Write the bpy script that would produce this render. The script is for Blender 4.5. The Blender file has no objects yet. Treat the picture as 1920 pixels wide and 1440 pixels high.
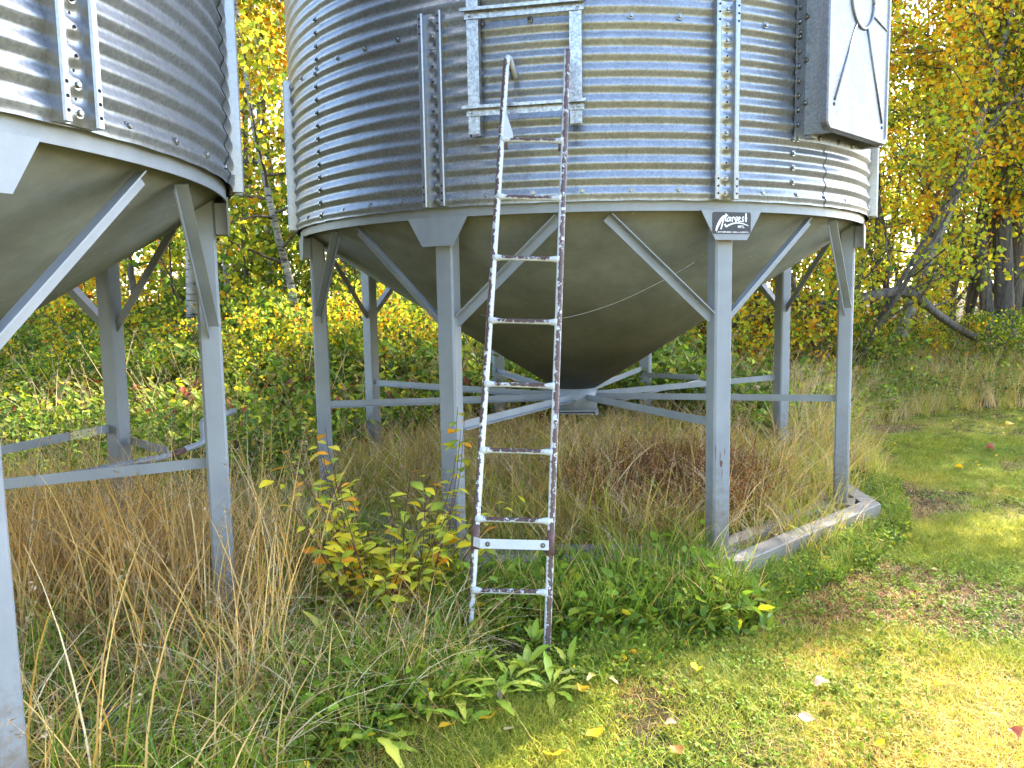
import bpy, math, random
import numpy as np
from mathutils import Matrix, Vector

sc = bpy.context.scene
C = sc.collection
R_ = math.radians
rnd = random.Random(11)

# ------------------------------------------------------------------ camera
CAM_H = 1.649
cam_d = bpy.data.cameras.new('camera')
cam_d.sensor_width = 36.0
cam_d.lens = 36.0 * 1479.5 / 1920.0
cam_d.clip_start = 0.05
cam_d.clip_end = 2000
cam = bpy.data.objects.new('camera', cam_d)
C.objects.link(cam)
cam.matrix_world = (Matrix.Translation((0, 0, CAM_H)) @ Matrix.Rotation(R_(90 - 6.127), 4, 'X')
                    @ Matrix.Rotation(R_(-1.007), 4, 'Z'))
sc.camera = cam

# ------------------------------------------------------------------ sky, sun, exposure
SUN_AZ, SUN_EL = 45.0, 41.0          # azimuth from +Y towards +X
w = bpy.data.worlds.new('World')
sc.world = w
w.use_nodes = True
nt = w.node_tree
nt.nodes.clear()
sky = nt.nodes.new('ShaderNodeTexSky')
sky.sky_type = 'NISHITA'
sky.sun_disc = False
sky.sun_elevation = R_(SUN_EL)
sky.sun_rotation = R_(SUN_AZ)
sky.air_density = 1.0
sky.dust_density = 1.2
bg = nt.nodes.new('ShaderNodeBackground')
bg.inputs['Strength'].default_value = 0.15
wo = nt.nodes.new('ShaderNodeOutputWorld')
nt.links.new(sky.outputs[0], bg.inputs[0])
nt.links.new(bg.outputs[0], wo.inputs[0])
sun_d = bpy.data.lights.new('sun', 'SUN')
sun_d.energy = 2.6
sun_d.angle = R_(0.53)
sun_d.color = (1.0, 0.93, 0.81)
sun = bpy.data.objects.new('sun', sun_d)
C.objects.link(sun)
sdir = Vector((math.sin(R_(SUN_AZ)) * math.cos(R_(SUN_EL)), math.cos(R_(SUN_AZ)) * math.cos(R_(SUN_EL)), math.sin(R_(SUN_EL))))
sun.rotation_euler = sdir.to_track_quat('Z', 'Y').to_euler()
sun.location = sdir * 60
vs = sc.view_settings
vs.view_transform = 'Standard'
vs.look = 'None'
vs.gamma = 1.0
vs.use_curve_mapping = False
vs.exposure = 3.0
try:
    sc.cycles.max_bounces = 6
    sc.cycles.diffuse_bounces = 3
    sc.cycles.glossy_bounces = 3
    sc.cycles.transmission_bounces = 3
    sc.cycles.adaptive_threshold = 0.02
    sc.cycles.caustics_reflective = False
    sc.cycles.caustics_refractive = False
    sc.cycles.sample_clamp_indirect = 6
except Exception:
    pass

# ------------------------------------------------------------------ helpers
def tag(o, label=None, cat=None, group=None, kind=None):
    if label: o['label'] = label
    if cat: o['category'] = cat
    if group: o['group'] = group
    if kind: o['kind'] = kind
    return o

def empty(name, loc=(0, 0, 0), rz=0.0):
    o = bpy.data.objects.new(name, None)
    o.empty_display_size = 0.1
    o.location = loc
    o.rotation_euler = (0, 0, rz)
    C.objects.link(o)
    return o

def add(name, me, parent=None, loc=(0, 0, 0), rot=(0, 0, 0), scl=(1, 1, 1)):
    o = bpy.data.objects.new(name, me)
    C.objects.link(o)
    if parent: o.parent = parent
    o.location = loc
    o.rotation_euler = rot
    o.scale = scl
    return o

class MB:
    """collects quads / polygons with a colour per vertex"""
    def __init__(s):
        s.v = []; s.f = []; s.c = []; s.m = []; s.smooth = []
    def vert(s, p, c=(1, 1, 1)):
        s.v.append(tuple(p)); s.c.append(c); return len(s.v) - 1
    def poly(s, pts, c=(1, 1, 1), m=0, smooth=False):
        s.f.append([s.vert(p, c) for p in pts]); s.m.append(m); s.smooth.append(smooth)
    def face(s, idx, m=0, smooth=False):
        s.f.append(list(idx)); s.m.append(m); s.smooth.append(smooth)
    def prism(s, prof, axis_pts, c=(1, 1, 1), m=0):
        """closed profile (list of 3D points lists, one per section) lofted and capped"""
        rings = [[s.vert(p, c) for p in ring] for ring in axis_pts]
        n = len(rings[0])
        for a, b in zip(rings[:-1], rings[1:]):
            for i in range(n):
                s.face((a[i], a[(i + 1) % n], b[(i + 1) % n], b[i]), m)
        s.face(rings[0][::-1], m); s.face(rings[-1], m)
    def box(s, x0, x1, y0, y1, z0, z1, M=None, c=(1, 1, 1), bev=0.0, m=0):
        if bev > 0:
            def ring(z, d):
                a, b = x0 + d, x1 - d; e, f = y0 + d, y1 - d; k = bev
                return [(a + k, e, z), (b - k, e, z), (b, e + k, z), (b, f - k, z), (b - k, f, z), (a + k, f, z), (a, f - k, z), (a, e + k, z)]
            rings = [ring(z0, 0), ring(z1, 0)]
        else:
            rings = [[(x0, y0, z0), (x1, y0, z0), (x1, y1, z0), (x0, y1, z0)], [(x0, y0, z1), (x1, y0, z1), (x1, y1, z1), (x0, y1, z1)]]
        if M is not None: rings = [[tuple(M @ Vector(p)) for p in r] for r in rings]
        s.prism(None, rings, c, m)
    def beam(s, p, q, w, h, up=(0, 0, 1), c=(1, 1, 1), m=0):
        """box section bar from p to q: width w across, h along 'up'"""
        p = Vector(p); q = Vector(q); d = (q - p).normalized()
        u = Vector(up); sx = d.cross(u).normalized(); u = sx.cross(d).normalized()
        r = lambda o: [o + sx * (a * w / 2) + u * (b * h / 2) for a, b in ((-1, -1), (1, -1), (1, 1), (-1, 1))]
        s.prism(None, [r(p), r(q)], c, m)
    def angle_iron(s, p, q, w, t, up=(0, 0, 1), flip=1, c=(1, 1, 1)):
        p = Vector(p); q = Vector(q); d = (q - p).normalized()
        u = Vector(up); sx = d.cross(u).normalized() * flip; u = (d.cross(sx) if flip < 0 else sx.cross(d)).normalized()
        pr = [(0, 0), (w, 0), (w, t), (t, t), (t, w), (0, w)]
        r = lambda o: [o + sx * a + u * (b - w / 2) for a, b in pr]
        s.prism(None, [r(p), r(q)], c)
    def tube(s, pts, rad, n=8, c=(1, 1, 1), cap=True, m=0, smooth=True, colf=None):
        pts = [Vector(p) for p in pts]
        if not hasattr(rad, '__len__'): rad = [rad] * len(pts)
        if not (isinstance(c, list)): c = [c] * len(pts)
        rings = []
        t0 = (pts[1] - pts[0]).normalized()
        ref = Vector((0, 0, 1)) if abs(t0.z) < 0.9 else Vector((0, 1, 0))
        sx = t0.cross(ref).normalized()
        for i, p in enumerate(pts):
            t = (pts[min(i + 1, len(pts) - 1)] - pts[max(i - 1, 0)]).normalized()
            sx = (sx - t * sx.dot(t)).normalized(); sy = t.cross(sx)
            rg = []
            for k in range(n):
                a = 2 * math.pi * k / n
                nrm = sx * math.cos(a) + sy * math.sin(a)
                cc = colf(p, nrm, i) if colf else c[i]
                rg.append(s.vert(p + nrm * rad[i], cc))
            rings.append(rg)
        for a, b in zip(rings[:-1], rings[1:]):
            for k in range(n):
                s.face((a[k], a[(k + 1) % n], b[(k + 1) % n], b[k]), m, smooth)
        if cap:
            s.face(rings[0][::-1], m); s.face(rings[-1], m)
    def mesh(s, name, *mats):
        me = bpy.data.meshes.new(name)
        me.from_pydata(s.v, [], s.f)
        for mt in mats: me.materials.append(mt)
        me.polygons.foreach_set('material_index', s.m)
        me.polygons.foreach_set('use_smooth', s.smooth)
        at = me.attributes.new('Col', 'FLOAT_COLOR', 'POINT')
        a = np.ones((len(s.v), 4), np.float32); a[:, :3] = np.array(s.c, np.float32).reshape(-1, 3)
        at.data.foreach_set('color', a.ravel())
        me.update()
        return me

def np_mesh(name, V, Q, col, mats, midx=None, smooth=False):
    """all-quad mesh straight from arrays"""
    me = bpy.data.meshes.new(name)
    V = np.asarray(V, np.float32); Q = np.asarray(Q, np.int32)
    me.vertices.add(len(V)); me.vertices.foreach_set('co', V.ravel())
    me.loops.add(Q.size); me.loops.foreach_set('vertex_index', Q.ravel())
    me.polygons.add(len(Q))
    me.polygons.foreach_set('loop_start', np.arange(0, Q.size, 4, dtype=np.int32))
    me.polygons.foreach_set('loop_total', np.full(len(Q), 4, np.int32))
    for m in mats: me.materials.append(m)
    if midx is not None: me.polygons.foreach_set('material_index', np.asarray(midx, np.int32))
    if smooth: me.polygons.foreach_set('use_smooth', np.ones(len(Q), bool))
    at = me.attributes.new('Col', 'FLOAT_COLOR', 'POINT')
    a = np.ones((len(V), 4), np.float32); a[:, :3] = col
    at.data.foreach_set('color', a.ravel())
    me.update(calc_edges=True)
    return me

# ------------------------------------------------------------------ materials
def new_mat(name):
    m = bpy.data.materials.new(name); m.use_nodes = True
    t = m.node_tree; t.nodes.clear()
    out = t.nodes.new('ShaderNodeOutputMaterial')
    return m, t, out
def N(t, typ, **kw):
    n = t.nodes.new(typ)
    for k, v in kw.items():
        if k in n.inputs: n.inputs[k].default_value = v
        else: setattr(n, k, v)
    return n
def ramp(t, fac, stops, interp='LINEAR'):
    r = t.nodes.new('ShaderNodeValToRGB'); r.color_ramp.interpolation = interp
    e = r.color_ramp.elements
    while len(e) < len(stops): e.new(0.5)
    for el, (p, c) in zip(e, stops):
        el.position = p; el.color = (*c, 1) if len(c) == 3 else c
    t.links.new(fac, r.inputs[0])
    return r
def mixc(t, a, b, fac, mode='MIX'):
    m = t.nodes.new('ShaderNodeMix'); m.data_type = 'RGBA'; m.blend_type = mode
    for sock, v in ((m.inputs[0], fac), (m.inputs[6], a), (m.inputs[7], b)):
        if isinstance(v, (int, float)): sock.default_value = v
        elif isinstance(v, tuple): sock.default_value = (*v, 1) if len(v) == 3 else v
        else: t.links.new(v, sock)
    return m.outputs[2]
def coords(t, scale=(1, 1, 1), kind='Object'):
    tc = t.nodes.new('ShaderNodeTexCoord'); mp = t.nodes.new('ShaderNodeMapping')
    mp.inputs['Scale'].default_value = scale
    t.links.new(tc.outputs[kind], mp.inputs[0]); return mp.outputs[0]
def noise(t, vec, scale, detail=4, rough=0.6):
    n = t.nodes.new('ShaderNodeTexNoise')
    n.inputs['Scale'].default_value = scale; n.inputs['Detail'].default_value = detail; n.inputs['Roughness'].default_value = rough
    t.links.new(vec, n.inputs['Vector']); return n.outputs[0]
def bump(t, h, strength=0.2, dist=0.01):
    b = t.nodes.new('ShaderNodeBump'); b.inputs['Strength'].default_value = strength; b.inputs['Distance'].default_value = dist
    t.links.new(h, b.inputs['Height']); return b.outputs[0]

def galvanized(name, base=(0.60, 0.61, 0.62), rough=0.30, dirt=0.5, spangle=1.0, metal=1.0):
    m, t, out = new_mat(name)
    v = coords(t)
    vo = N(t, 'ShaderNodeTexVoronoi', Scale=90.0); t.links.new(v, vo.inputs['Vector'])
    sp = N(t, 'ShaderNodeSeparateColor'); t.links.new(vo.outputs['Color'], sp.inputs[0])
    n1 = noise(t, v, 3.0, 6); n2 = noise(t, coords(t, (9, 9, 0.5)), 1.0, 5)
    d = 0.13 * spangle
    c = mixc(t, tuple(x * (1 - d) for x in base), tuple(min(1, x * (1 + d)) for x in base), sp.outputs[0])
    r2 = ramp(t, n2, [(0.38, (1, 1, 1)), (0.66, (0.72, 0.71, 0.68))])
    c = mixc(t, c, r2.outputs[0], dirt, 'MULTIPLY')
    r3 = ramp(t, n1, [(0.40, (1, 1, 1)), (0.75, (0.8, 0.8, 0.8))])
    c = mixc(t, c, r3.outputs[0], dirt, 'MULTIPLY')
    p = N(t, 'ShaderNodeBsdfPrincipled', Metallic=metal)
    t.links.new(c, p.inputs['Base Color'])
    mr = N(t, 'ShaderNodeMapRange'); mr.inputs[3].default_value = rough - 0.05; mr.inputs[4].default_value = rough + 0.10
    t.links.new(n1, mr.inputs[0]); t.links.new(mr.outputs[0], p.inputs['Roughness'])
    t.links.new(bump(t, n1, 0.10, 0.02), p.inputs['Normal'])
    t.links.new(p.outputs[0], out.inputs[0])
    return m

def paint(name, base, rough=0.42, chip=0.0, chipcol=(0.12, 0.06, 0.04), grime=0.25, spec=0.5, mud=0.0, specks=0.0):
    m, t, out = new_mat(name)
    v = coords(t)
    n1 = noise(t, v, 4.0, 6); n2 = noise(t, coords(t, (14, 14, 1.0)), 1.0, 5); n3 = noise(t, v, 260.0, 2)
    r = ramp(t, n1, [(0.3, tuple(x * 0.86 for x in base)), (0.7, tuple(x * 1.1 for x in base))])
    r2 = ramp(t, n2, [(0.45, (1, 1, 1)), (0.75, (0.70, 0.66, 0.58))])
    c = mixc(t, r.outputs[0], r2.outputs[0], grime, 'MULTIPLY')
    r4 = ramp(t, n3, [(0.35, (0.93, 0.93, 0.93)), (0.7, (1.05, 1.05, 1.05))])
    c = mixc(t, c, r4.outputs[0], 0.8, 'MULTIPLY')
    if chip > 0:
        n4 = noise(t, v, 38.0, 6, 0.7)
        n5 = noise(t, v, 6.0, 2)
        at = N(t, 'ShaderNodeAttribute', attribute_name='Col'); s = N(t, 'ShaderNodeSeparateColor'); t.links.new(at.outputs['Color'], s.inputs[0])
        a = N(t, 'ShaderNodeMath', operation='MULTIPLY_ADD'); t.links.new(n5, a.inputs[0]); a.inputs[1].default_value = 0.22; t.links.new(n4, a.inputs[2])
        b = N(t, 'ShaderNodeMath', operation='MULTIPLY_ADD'); t.links.new(s.outputs[0], b.inputs[0]); b.inputs[1].default_value = 0.5; t.links.new(a.outputs[0], b.inputs[2]); hf = N(t, 'ShaderNodeMath', operation='MULTIPLY'); t.links.new(b.outputs[0], hf.inputs[0]); hf.inputs[1].default_value = 0.5
        k = ramp(t, hf.outputs[0], [(0.505, (0, 0, 0)), (0.512, (1, 1, 1))])
        nb = noise(t, v, 120.0, 3)
        rb = ramp(t, nb, [(0.3, tuple(x * 0.6 for x in chipcol)), (0.7, tuple(x * 1.5 for x in chipcol))])
        c = mixc(t, c, rb.outputs[0], k.outputs[0])
    if mud > 0:      # dried mud splashed up from the ground, thinning with height
        sx = N(t, 'ShaderNodeSeparateXYZ'); t.links.new(v, sx.inputs[0])
        mr = N(t, 'ShaderNodeMapRange'); mr.inputs[1].default_value = 0.08; mr.inputs[2].default_value = 0.75; mr.inputs[3].default_value = 0.62; mr.inputs[4].default_value = 0.0
        t.links.new(sx.outputs[2], mr.inputs[0])
        nm = noise(t, v, 28.0, 6, 0.75)
        ad = N(t, 'ShaderNodeMath', operation='ADD'); t.links.new(mr.outputs[0], ad.inputs[0]); t.links.new(nm, ad.inputs[1])
        rm = ramp(t, ad.outputs[0], [(0.66, (0, 0, 0)), (0.98, (1, 1, 1))])
        fm = N(t, 'ShaderNodeMath', operation='MULTIPLY'); t.links.new(rm.outputs[0], fm.inputs[0]); fm.inputs[1].default_value = mud
        c = mixc(t, c, (0.16, 0.12, 0.075), fm.outputs[0])
        ns = noise(t, coords(t, (60, 60, 5)), 1.0, 3, 0.6)
        rs = ramp(t, ns, [(0.70, (0, 0, 0)), (0.74, (1, 1, 1))])
        fs = N(t, 'ShaderNodeMath', operation='MULTIPLY'); t.links.new(rs.outputs[0], fs.inputs[0]); fs.inputs[1].default_value = 0.35
        c = mixc(t, c, tuple(x * 0.55 for x in base), fs.outputs[0])
    if specks > 0:
        vk = N(t, 'ShaderNodeTexVoronoi', Scale=9.0); t.links.new(v, vk.inputs['Vector'])
        rk = ramp(t, vk.outputs['Distance'], [(0.045, (1, 1, 1)), (0.06, (0, 0, 0))])
        fk = N(t, 'ShaderNodeMath', operation='MULTIPLY'); t.links.new(rk.outputs[0], fk.inputs[0]); fk.inputs[1].default_value = specks
        c = mixc(t, c, (0.5, 0.5, 0.46), fk.outputs[0])
        nw = noise(t, v, 1.6, 5, 0.7)
        rw = ramp(t, nw, [(0.40, (0.80, 0.79, 0.76)), (0.62, (1.12, 1.11, 1.08))])
        c = mixc(t, c, rw.outputs[0], 0.9, 'MULTIPLY')
    p = N(t, 'ShaderNodeBsdfPrincipled', Roughness=rough); p.inputs['Specular IOR Level'].default_value = spec
    t.links.new(c, p.inputs['Base Color'])
    t.links.new(bump(t, n3, 0.06, 0.004), p.inputs['Normal'])
    t.links.new(p.outputs[0], out.inputs[0])
    return m

def plain(name, base, rough=0.6, metal=0.0, var=0.2, scale=30):
    m, t, out = new_mat(name)
    n1 = noise(t, coords(t), scale, 4)
    r = ramp(t, n1, [(0.3, tuple(x * (1 - var) for x in base)), (0.7, tuple(x * (1 + var) for x in base))])
    p = N(t, 'ShaderNodeBsdfPrincipled', Roughness=rough, Metallic=metal)
    t.links.new(r.outputs[0], p.inputs['Base Color']); t.links.new(p.outputs[0], out.inputs[0])
    return m

def foliage(name, trans=0.45, vary=0.25, patch=None, rough=0.55, spec=0.25):
    """vertex colour x random per instance, part of the light passes through the blade"""
    m, t, out = new_mat(name)
    at = N(t, 'ShaderNodeAttribute', attribute_name='Col')
    oi = N(t, 'ShaderNodeObjectInfo')
    mr = N(t, 'ShaderNodeMapRange'); mr.inputs[3].default_value = 1 - vary; mr.inputs[4].default_value = 1 + vary
    t.links.new(oi.outputs['Random'], mr.inputs[0])
    vm = N(t, 'ShaderNodeVectorMath', operation='SCALE'); t.links.new(at.outputs['Color'], vm.inputs[0]); t.links.new(mr.outputs[0], vm.inputs['Scale'])
    c = vm.outputs[0]
    if patch:
        g = N(t, 'ShaderNodeNewGeometry')
        n1 = noise(t, g.outputs['Position'], patch[0], 3)
        r = ramp(t, n1, [(0.36, (0, 0, 0)), (0.62, (1, 1, 1))])
        mu = N(t, 'ShaderNodeMath', operation='MULTIPLY'); t.links.new(r.outputs[0], mu.inputs[0]); mu.inputs[1].default_value = patch[2]
        tint = mixc(t, c, patch[1], 1.0, 'MULTIPLY')
        c = mixc(t, c, tint, mu.outputs[0])
    p = N(t, 'ShaderNodeBsdfPrincipled', Roughness=rough); p.inputs['Specular IOR Level'].default_value = spec
    t.links.new(c, p.inputs['Base Color'])
    tr = N(t, 'ShaderNodeBsdfTranslucent'); t.links.new(c, tr.inputs[0])
    mx = N(t, 'ShaderNodeMixShader'); mx.inputs[0].default_value = trans
    t.links.new(p.outputs[0], mx.inputs[1]); t.links.new(tr.outputs[0], mx.inputs[2])
    t.links.new(mx.outputs[0], out.inputs[0])
    return m

def birch_bark(name):
    m, t, out = new_mat(name)
    n1 = noise(t, coords(t, (5, 5, 26)), 1.0, 5, 0.7); n2 = noise(t, coords(t), 2.2, 4); n3 = noise(t, coords(t, (30, 30, 6)), 1.0, 3)
    r = ramp(t, n1, [(0.40, (0.025, 0.022, 0.02)), (0.47, (0.30, 0.28, 0.24)), (0.7, (0.40, 0.37, 0.32))])
    r2 = ramp(t, n2, [(0.48, (1, 1, 1)), (0.68, (0.28, 0.25, 0.21))])
    c = mixc(t, r.outputs[0], r2.outputs[0], 0.8, 'MULTIPLY')
    p = N(t, 'ShaderNodeBsdfPrincipled', Roughness=0.8)
    t.links.new(c, p.inputs['Base Color']); t.links.new(bump(t, n3, 0.5, 0.01), p.inputs['Normal']); t.links.new(p.outputs[0], out.inputs[0])
    return m
def dark_bark(name, base=(0.10, 0.085, 0.07)):
    m, t, out = new_mat(name)
    n1 = noise(t, coords(t, (22, 22, 3)), 1.0, 6, 0.7); n2 = noise(t, coords(t), 3, 3)
    r = ramp(t, n1, [(0.35, tuple(x * 0.35 for x in base)), (0.65, tuple(x * 1.7 for x in base))])
    r2 = ramp(t, n2, [(0.5, (1, 1, 1)), (0.75, (1.5, 1.45, 1.3))])
    c = mixc(t, r.outputs[0], r2.outputs[0], 0.7, 'MULTIPLY')
    p = N(t, 'ShaderNodeBsdfPrincipled', Roughness=0.9)
    t.links.new(c, p.inputs['Base Color']); t.links.new(bump(t, n1, 0.8, 0.02), p.inputs['Normal']); t.links.new(p.outputs[0], out.inputs[0])
    return m

M_WALL = galvanized('galvanized_wall', (0.31, 0.325, 0.345), 0.36, 0.5, 1.3, 0.72)
M_SHINY = galvanized('galvanized_new', (0.33, 0.34, 0.355), 0.29, 0.2, 0.6, 0.85)
M_RAIL = galvanized('galvanized_spangle', (0.36, 0.38, 0.40), 0.38, 0.3, 2.4)
M_DOOR = galvanized('galvanized_door', (0.21, 0.215, 0.235), 0.5, 0.5, 1.2, 0.8)
M_BOLT = plain('zinc_bolt', (0.26, 0.26, 0.25), 0.3, 1.0)
M_HOLE = plain('bolt_hole', (0.008, 0.008, 0.009), 0.9)
M_GREY = paint('grey_paint', (0.25, 0.275, 0.305), 0.40)
M_LEG = paint('grey_leg_paint', (0.25, 0.275, 0.305), 0.42, mud=0.75)
M_CONE = paint('grey_cone_paint', (0.180, 0.190, 0.164), 0.62, grime=0.3, specks=0.45, spec=0.3)
M_SKID = paint('weathered_grey_beam', (0.27, 0.265, 0.265), 0.65, grime=0.8, mud=0.55)
M_WHITE = paint('chipped_white_paint', (0.60, 0.62, 0.65), 0.45, chip=1.0, chipcol=(0.085, 0.045, 0.038), grime=0.1)
M_RUST = plain('brown_primer', (0.12, 0.06, 0.05), 0.65, 0, 0.35, 60)
M_PLATE = plain('black_plate', (0.018, 0.019, 0.03), 0.35)
M_LETTER = plain('white_letter', (0.82, 0.82, 0.85), 0.5, 0, 0.04)
M_STICKER = plain('faded_sticker', (0.50, 0.47, 0.24), 0.6, 0, 0.3, 45)
M_STICKER_INK = plain('sticker_ink', (0.16, 0.16, 0.12), 0.6)
M_THREAD = plain('pale_thread', (0.55, 0.55, 0.5), 0.6)
M_STONE = plain('grey_stone', (0.12, 0.115, 0.11), 0.85, 0, 0.35, 14)
M_LEAF = foliage('autumn_leaf', 0.58, 0.18)
M_UNDER = foliage('undergrowth_leaf', 0.42, 0.28)
M_LAWN = foliage('lawn_blade', 0.42, 0.30, (0.9, (1.25, 1.06, 0.8), 1.0))
M_STRAW = foliage('straw', 0.30, 0.28)
M_WEED = foliage('weed_leaf', 0.35, 0.15, rough=0.4, spec=0.4)
M_BIRCH = birch_bark('birch_bark')
M_BARK = dark_bark('dark_bark')
M_TWIG = dark_bark('twig_bark', (0.09, 0.07, 0.055))
M_STEM = plain('red_brown_stem', (0.10, 0.035, 0.03), 0.6)

# ------------------------------------------------------------------ ground
def sstep(a, b, x):
    t = np.clip((x - a) / (b - a), 0, 1); return t * t * (3 - 2 * t)
def gz(x, y):
    x = np.asarray(x, float); y = np.asarray(y, float)
    z = 0.35 * sstep(10.0, 15.0, y) + 0.5 * sstep(15, 60, y)
    z = z + 0.012 * np.sin(x * 2.1 + 0.7 * y) * np.cos(y * 1.7 - x) * sstep(0, 2, y)
    return z
def gz1(x, y): return float(gz(x, y))

def make_ground():
    def axis(lo, hi, fine0, fine1, step):
        a = list(np.arange(fine0, fine1 + 1e-6, step))
        d = step
        while a[-1] < hi: d *= 1.35; a.append(a[-1] + d)
        d = step
        while a[0] > lo: d *= 1.35; a.insert(0, a[0] - d)
        return np.array(a)
    xs = axis(-600, 600, -6, 10, 0.2); ys = axis(-600, 900, 1.5, 16, 0.2)
    X, Y = np.meshgrid(xs, ys)
    V = np.stack([X, Y, gz(X, Y)], -1).reshape(-1, 3)
    nx, ny = len(xs), len(ys)
    i = np.arange((ny - 1) * nx).reshape(ny - 1, nx)[:, :-1].ravel()
    Q = np.stack([i, i + 1, i + 1 + nx, i + nx], 1)
    m, t, out = new_mat('earth_and_turf')
    g = N(t, 'ShaderNodeNewGeometry')
    n1 = noise(t, g.outputs['Position'], 1.3, 6, 0.65); n2 = noise(t, g.outputs['Position'], 22, 5, 0.7); n3 = noise(t, g.outputs['Position'], 90, 3)
    near = ramp(t, n1, [(0.32, (0.045, 0.030, 0.018)), (0.5, (0.060, 0.052, 0.022)), (0.68, (0.11, 0.09, 0.035))])
    th = ramp(t, n2, [(0.35, (0.5, 0.45, 0.4)), (0.65, (1.5, 1.35, 1.1))])
    c = mixc(t, near.outputs[0], th.outputs[0], 0.75, 'MULTIPLY')
    sp = N(t, 'ShaderNodeSeparateXYZ'); t.links.new(g.outputs['Position'], sp.inputs[0])
    mr = N(t, 'ShaderNodeMapRange'); mr.inputs[1].default_value = 1.2; mr.inputs[2].default_value = -2.5
    t.links.new(sp.outputs[1], mr.inputs[0])
    field = ramp(t, n1, [(0.3, (0.27, 0.25, 0.10)), (0.7, (0.35, 0.31, 0.13))])     # dry grass field on the camera's side
    c = mixc(t, c, field.outputs[0], mr.outputs[0])
    p = N(t, 'ShaderNodeBsdfPrincipled', Roughness=0.95); p.inputs['Specular IOR Level'].default_value = 0.1
    t.links.new(c, p.inputs['Base Color']); t.links.new(bump(t, n2, 0.9, 0.03), p.inputs['Normal']); t.links.new(p.outputs[0], out.inputs[0])
    me = np_mesh('ground', V, Q, (1, 1, 1), [m], smooth=True)
    return tag(add('ground', me), 'earth and thin turf around the bins', kind='structure')
make_ground()

# ------------------------------------------------------------------ grain bins
ZB = 0.13                       # top of the skid above the ground
RL = 2.13                       # leg circle
RRING = 2.185
RW = 2.213                      # mean radius of the corrugated wall
PITCH = 0.0813
AMP = 0.0085
WALL0 = 2.045 + ZB
SEAM = 2.968 + ZB
def polar(R, a, z): return (R * math.sin(R_(a)), -R * math.cos(R_(a)), z)

def wall_sheet_mesh(a0, a1, z0, z1, r_off, per=10, astep=1.5, lip=0.0):
    nz = max(2, int(round((z1 - z0) / PITCH * per))); na = max(2, int(round((a1 - a0) / astep)))
    zs = np.linspace(z0, z1, nz + 1); an = np.radians(np.linspace(a0, a1, na + 1))
    ph = (zs - WALL0) / PITCH * 2 * math.pi
    s = np.sin(ph - math.pi / 2)
    prof = RW + r_off + AMP * (s - 0.085 * np.sin(3 * (ph - math.pi / 2)))
    if lip > 0:
        prof = prof + lip * np.exp(-((zs - z0) / 0.02))
    A, Z = np.meshgrid(an, zs)
    u = (A - an[0]) / (an[-1] - an[0])
    P = prof[:, None] + 0.005 * (1 - u)            # each sheet laps over the one before it
    P = P + 0.0011 * np.sin(A * 31 + Z * 7) * np.sin(Z * 11 + A * 17)   # slight oil-canning
    Zw = Z + (0.0015 * np.sin(A * 60) * np.exp(-(Z - z0) / 0.03) if lip > 0 else 0)
    V = np.stack([P * np.sin(A), -P * np.cos(A), Zw], -1).reshape(-1, 3)
    n = na + 1
    i = np.arange(nz * n).reshape(nz, n)[:, :-1].ravel()
    Q = np.stack([i, i + 1, i + 1 + n, i + n], 1)
    return np_mesh('wall_sheet', V, Q, (1, 1, 1), [M_WALL], smooth=True)

def bolt_mesh():
    b = MB()
    b.tube([(0, 0.004, 0), (0, -0.003, 0)], [0.0165, 0.0165], 12, smooth=False)
    b.tube([(0, -0.003, 0), (0, -0.010, 0), (0, -0.0125, 0)], [0.0105, 0.0105, 0.0075], 6, smooth=False)
    return b.mesh('bolt', M_BOLT)
BOLT = bolt_mesh()

def leg_mesh():
    b = MB()
    b.box(-0.0575, 0.0575, -RL - 0.0, -RL + 0.10, ZB - 0.035, 2.0 + ZB, bev=0.011)
    b.box(-0.11, 0.11, -RL - 0.05, -RL + 0.15, ZB - 0.012, ZB - 0.0, bev=0.01)
    return b.mesh('leg', M_LEG)
LEG = leg_mesh()
def gusset_mesh():
    b = MB(); y0, y1 = -RL - 0.062, -RL - 0.054
    zt, zb_ = 1.997 + ZB, 1.832 + ZB
    pr = [(-0.20, zt), (-0.105, zb_), (0.105, zb_), (0.20, zt)]
    b.prism(None, [[(x, y0, z) for x, z in pr], [(x, y1, z) for x, z in pr]])
    b.box(-0.0575, 0.0575, y1, -RL - 0.001, zb_ + 0.012, zt - 0.01)
    return b.mesh('gusset_plate', M_GREY)
GUSSET = gusset_mesh()
def diag_mesh(sgn):
    b = MB()
    p = Vector((sgn * 0.058, -RL + 0.035, 1.425 + ZB)); q = Vector(polar(RL + 0.0, sgn * 18.4, 1.985 + ZB))
    d = (q - p).normalized(); p -= d * 0.035
    b.angle_iron(p, q, 0.052, 0.006, up=(0, -1, 0.0), flip=sgn)
    return b.mesh('diagonal_brace', M_GREY)
DIAG = [diag_mesh(-1), diag_mesh(1)]
def cross_mesh():
    b = MB()
    p = Vector((0.02, -RL + 0.10, 0.756 + ZB)); q = Vector((0.02, -0.165, 0.705 + ZB))
    b.angle_iron(p, q, 0.05, 0.006, up=(0, 0, 1), flip=1)
    return b.mesh('cross_brace', M_GREY)
CROSS = cross_mesh()
def lathe_mesh(name, prof, mat, n=144, closed=True):
    b = MB(); rings = []
    for r, z in prof:
        rings.append([b.vert(polar(r, 360 * k / n, z)) for k in range(n)])
    pairs = list(zip(rings, rings[1:] + rings[:1])) if closed else list(zip(rings[:-1], rings[1:]))
    for A, B in pairs:
        for k in range(n): b.face((A[k], A[(k + 1) % n], B[(k + 1) % n], B[k]), 0, True)
    me = b.mesh(name, mat)
    return me
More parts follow.
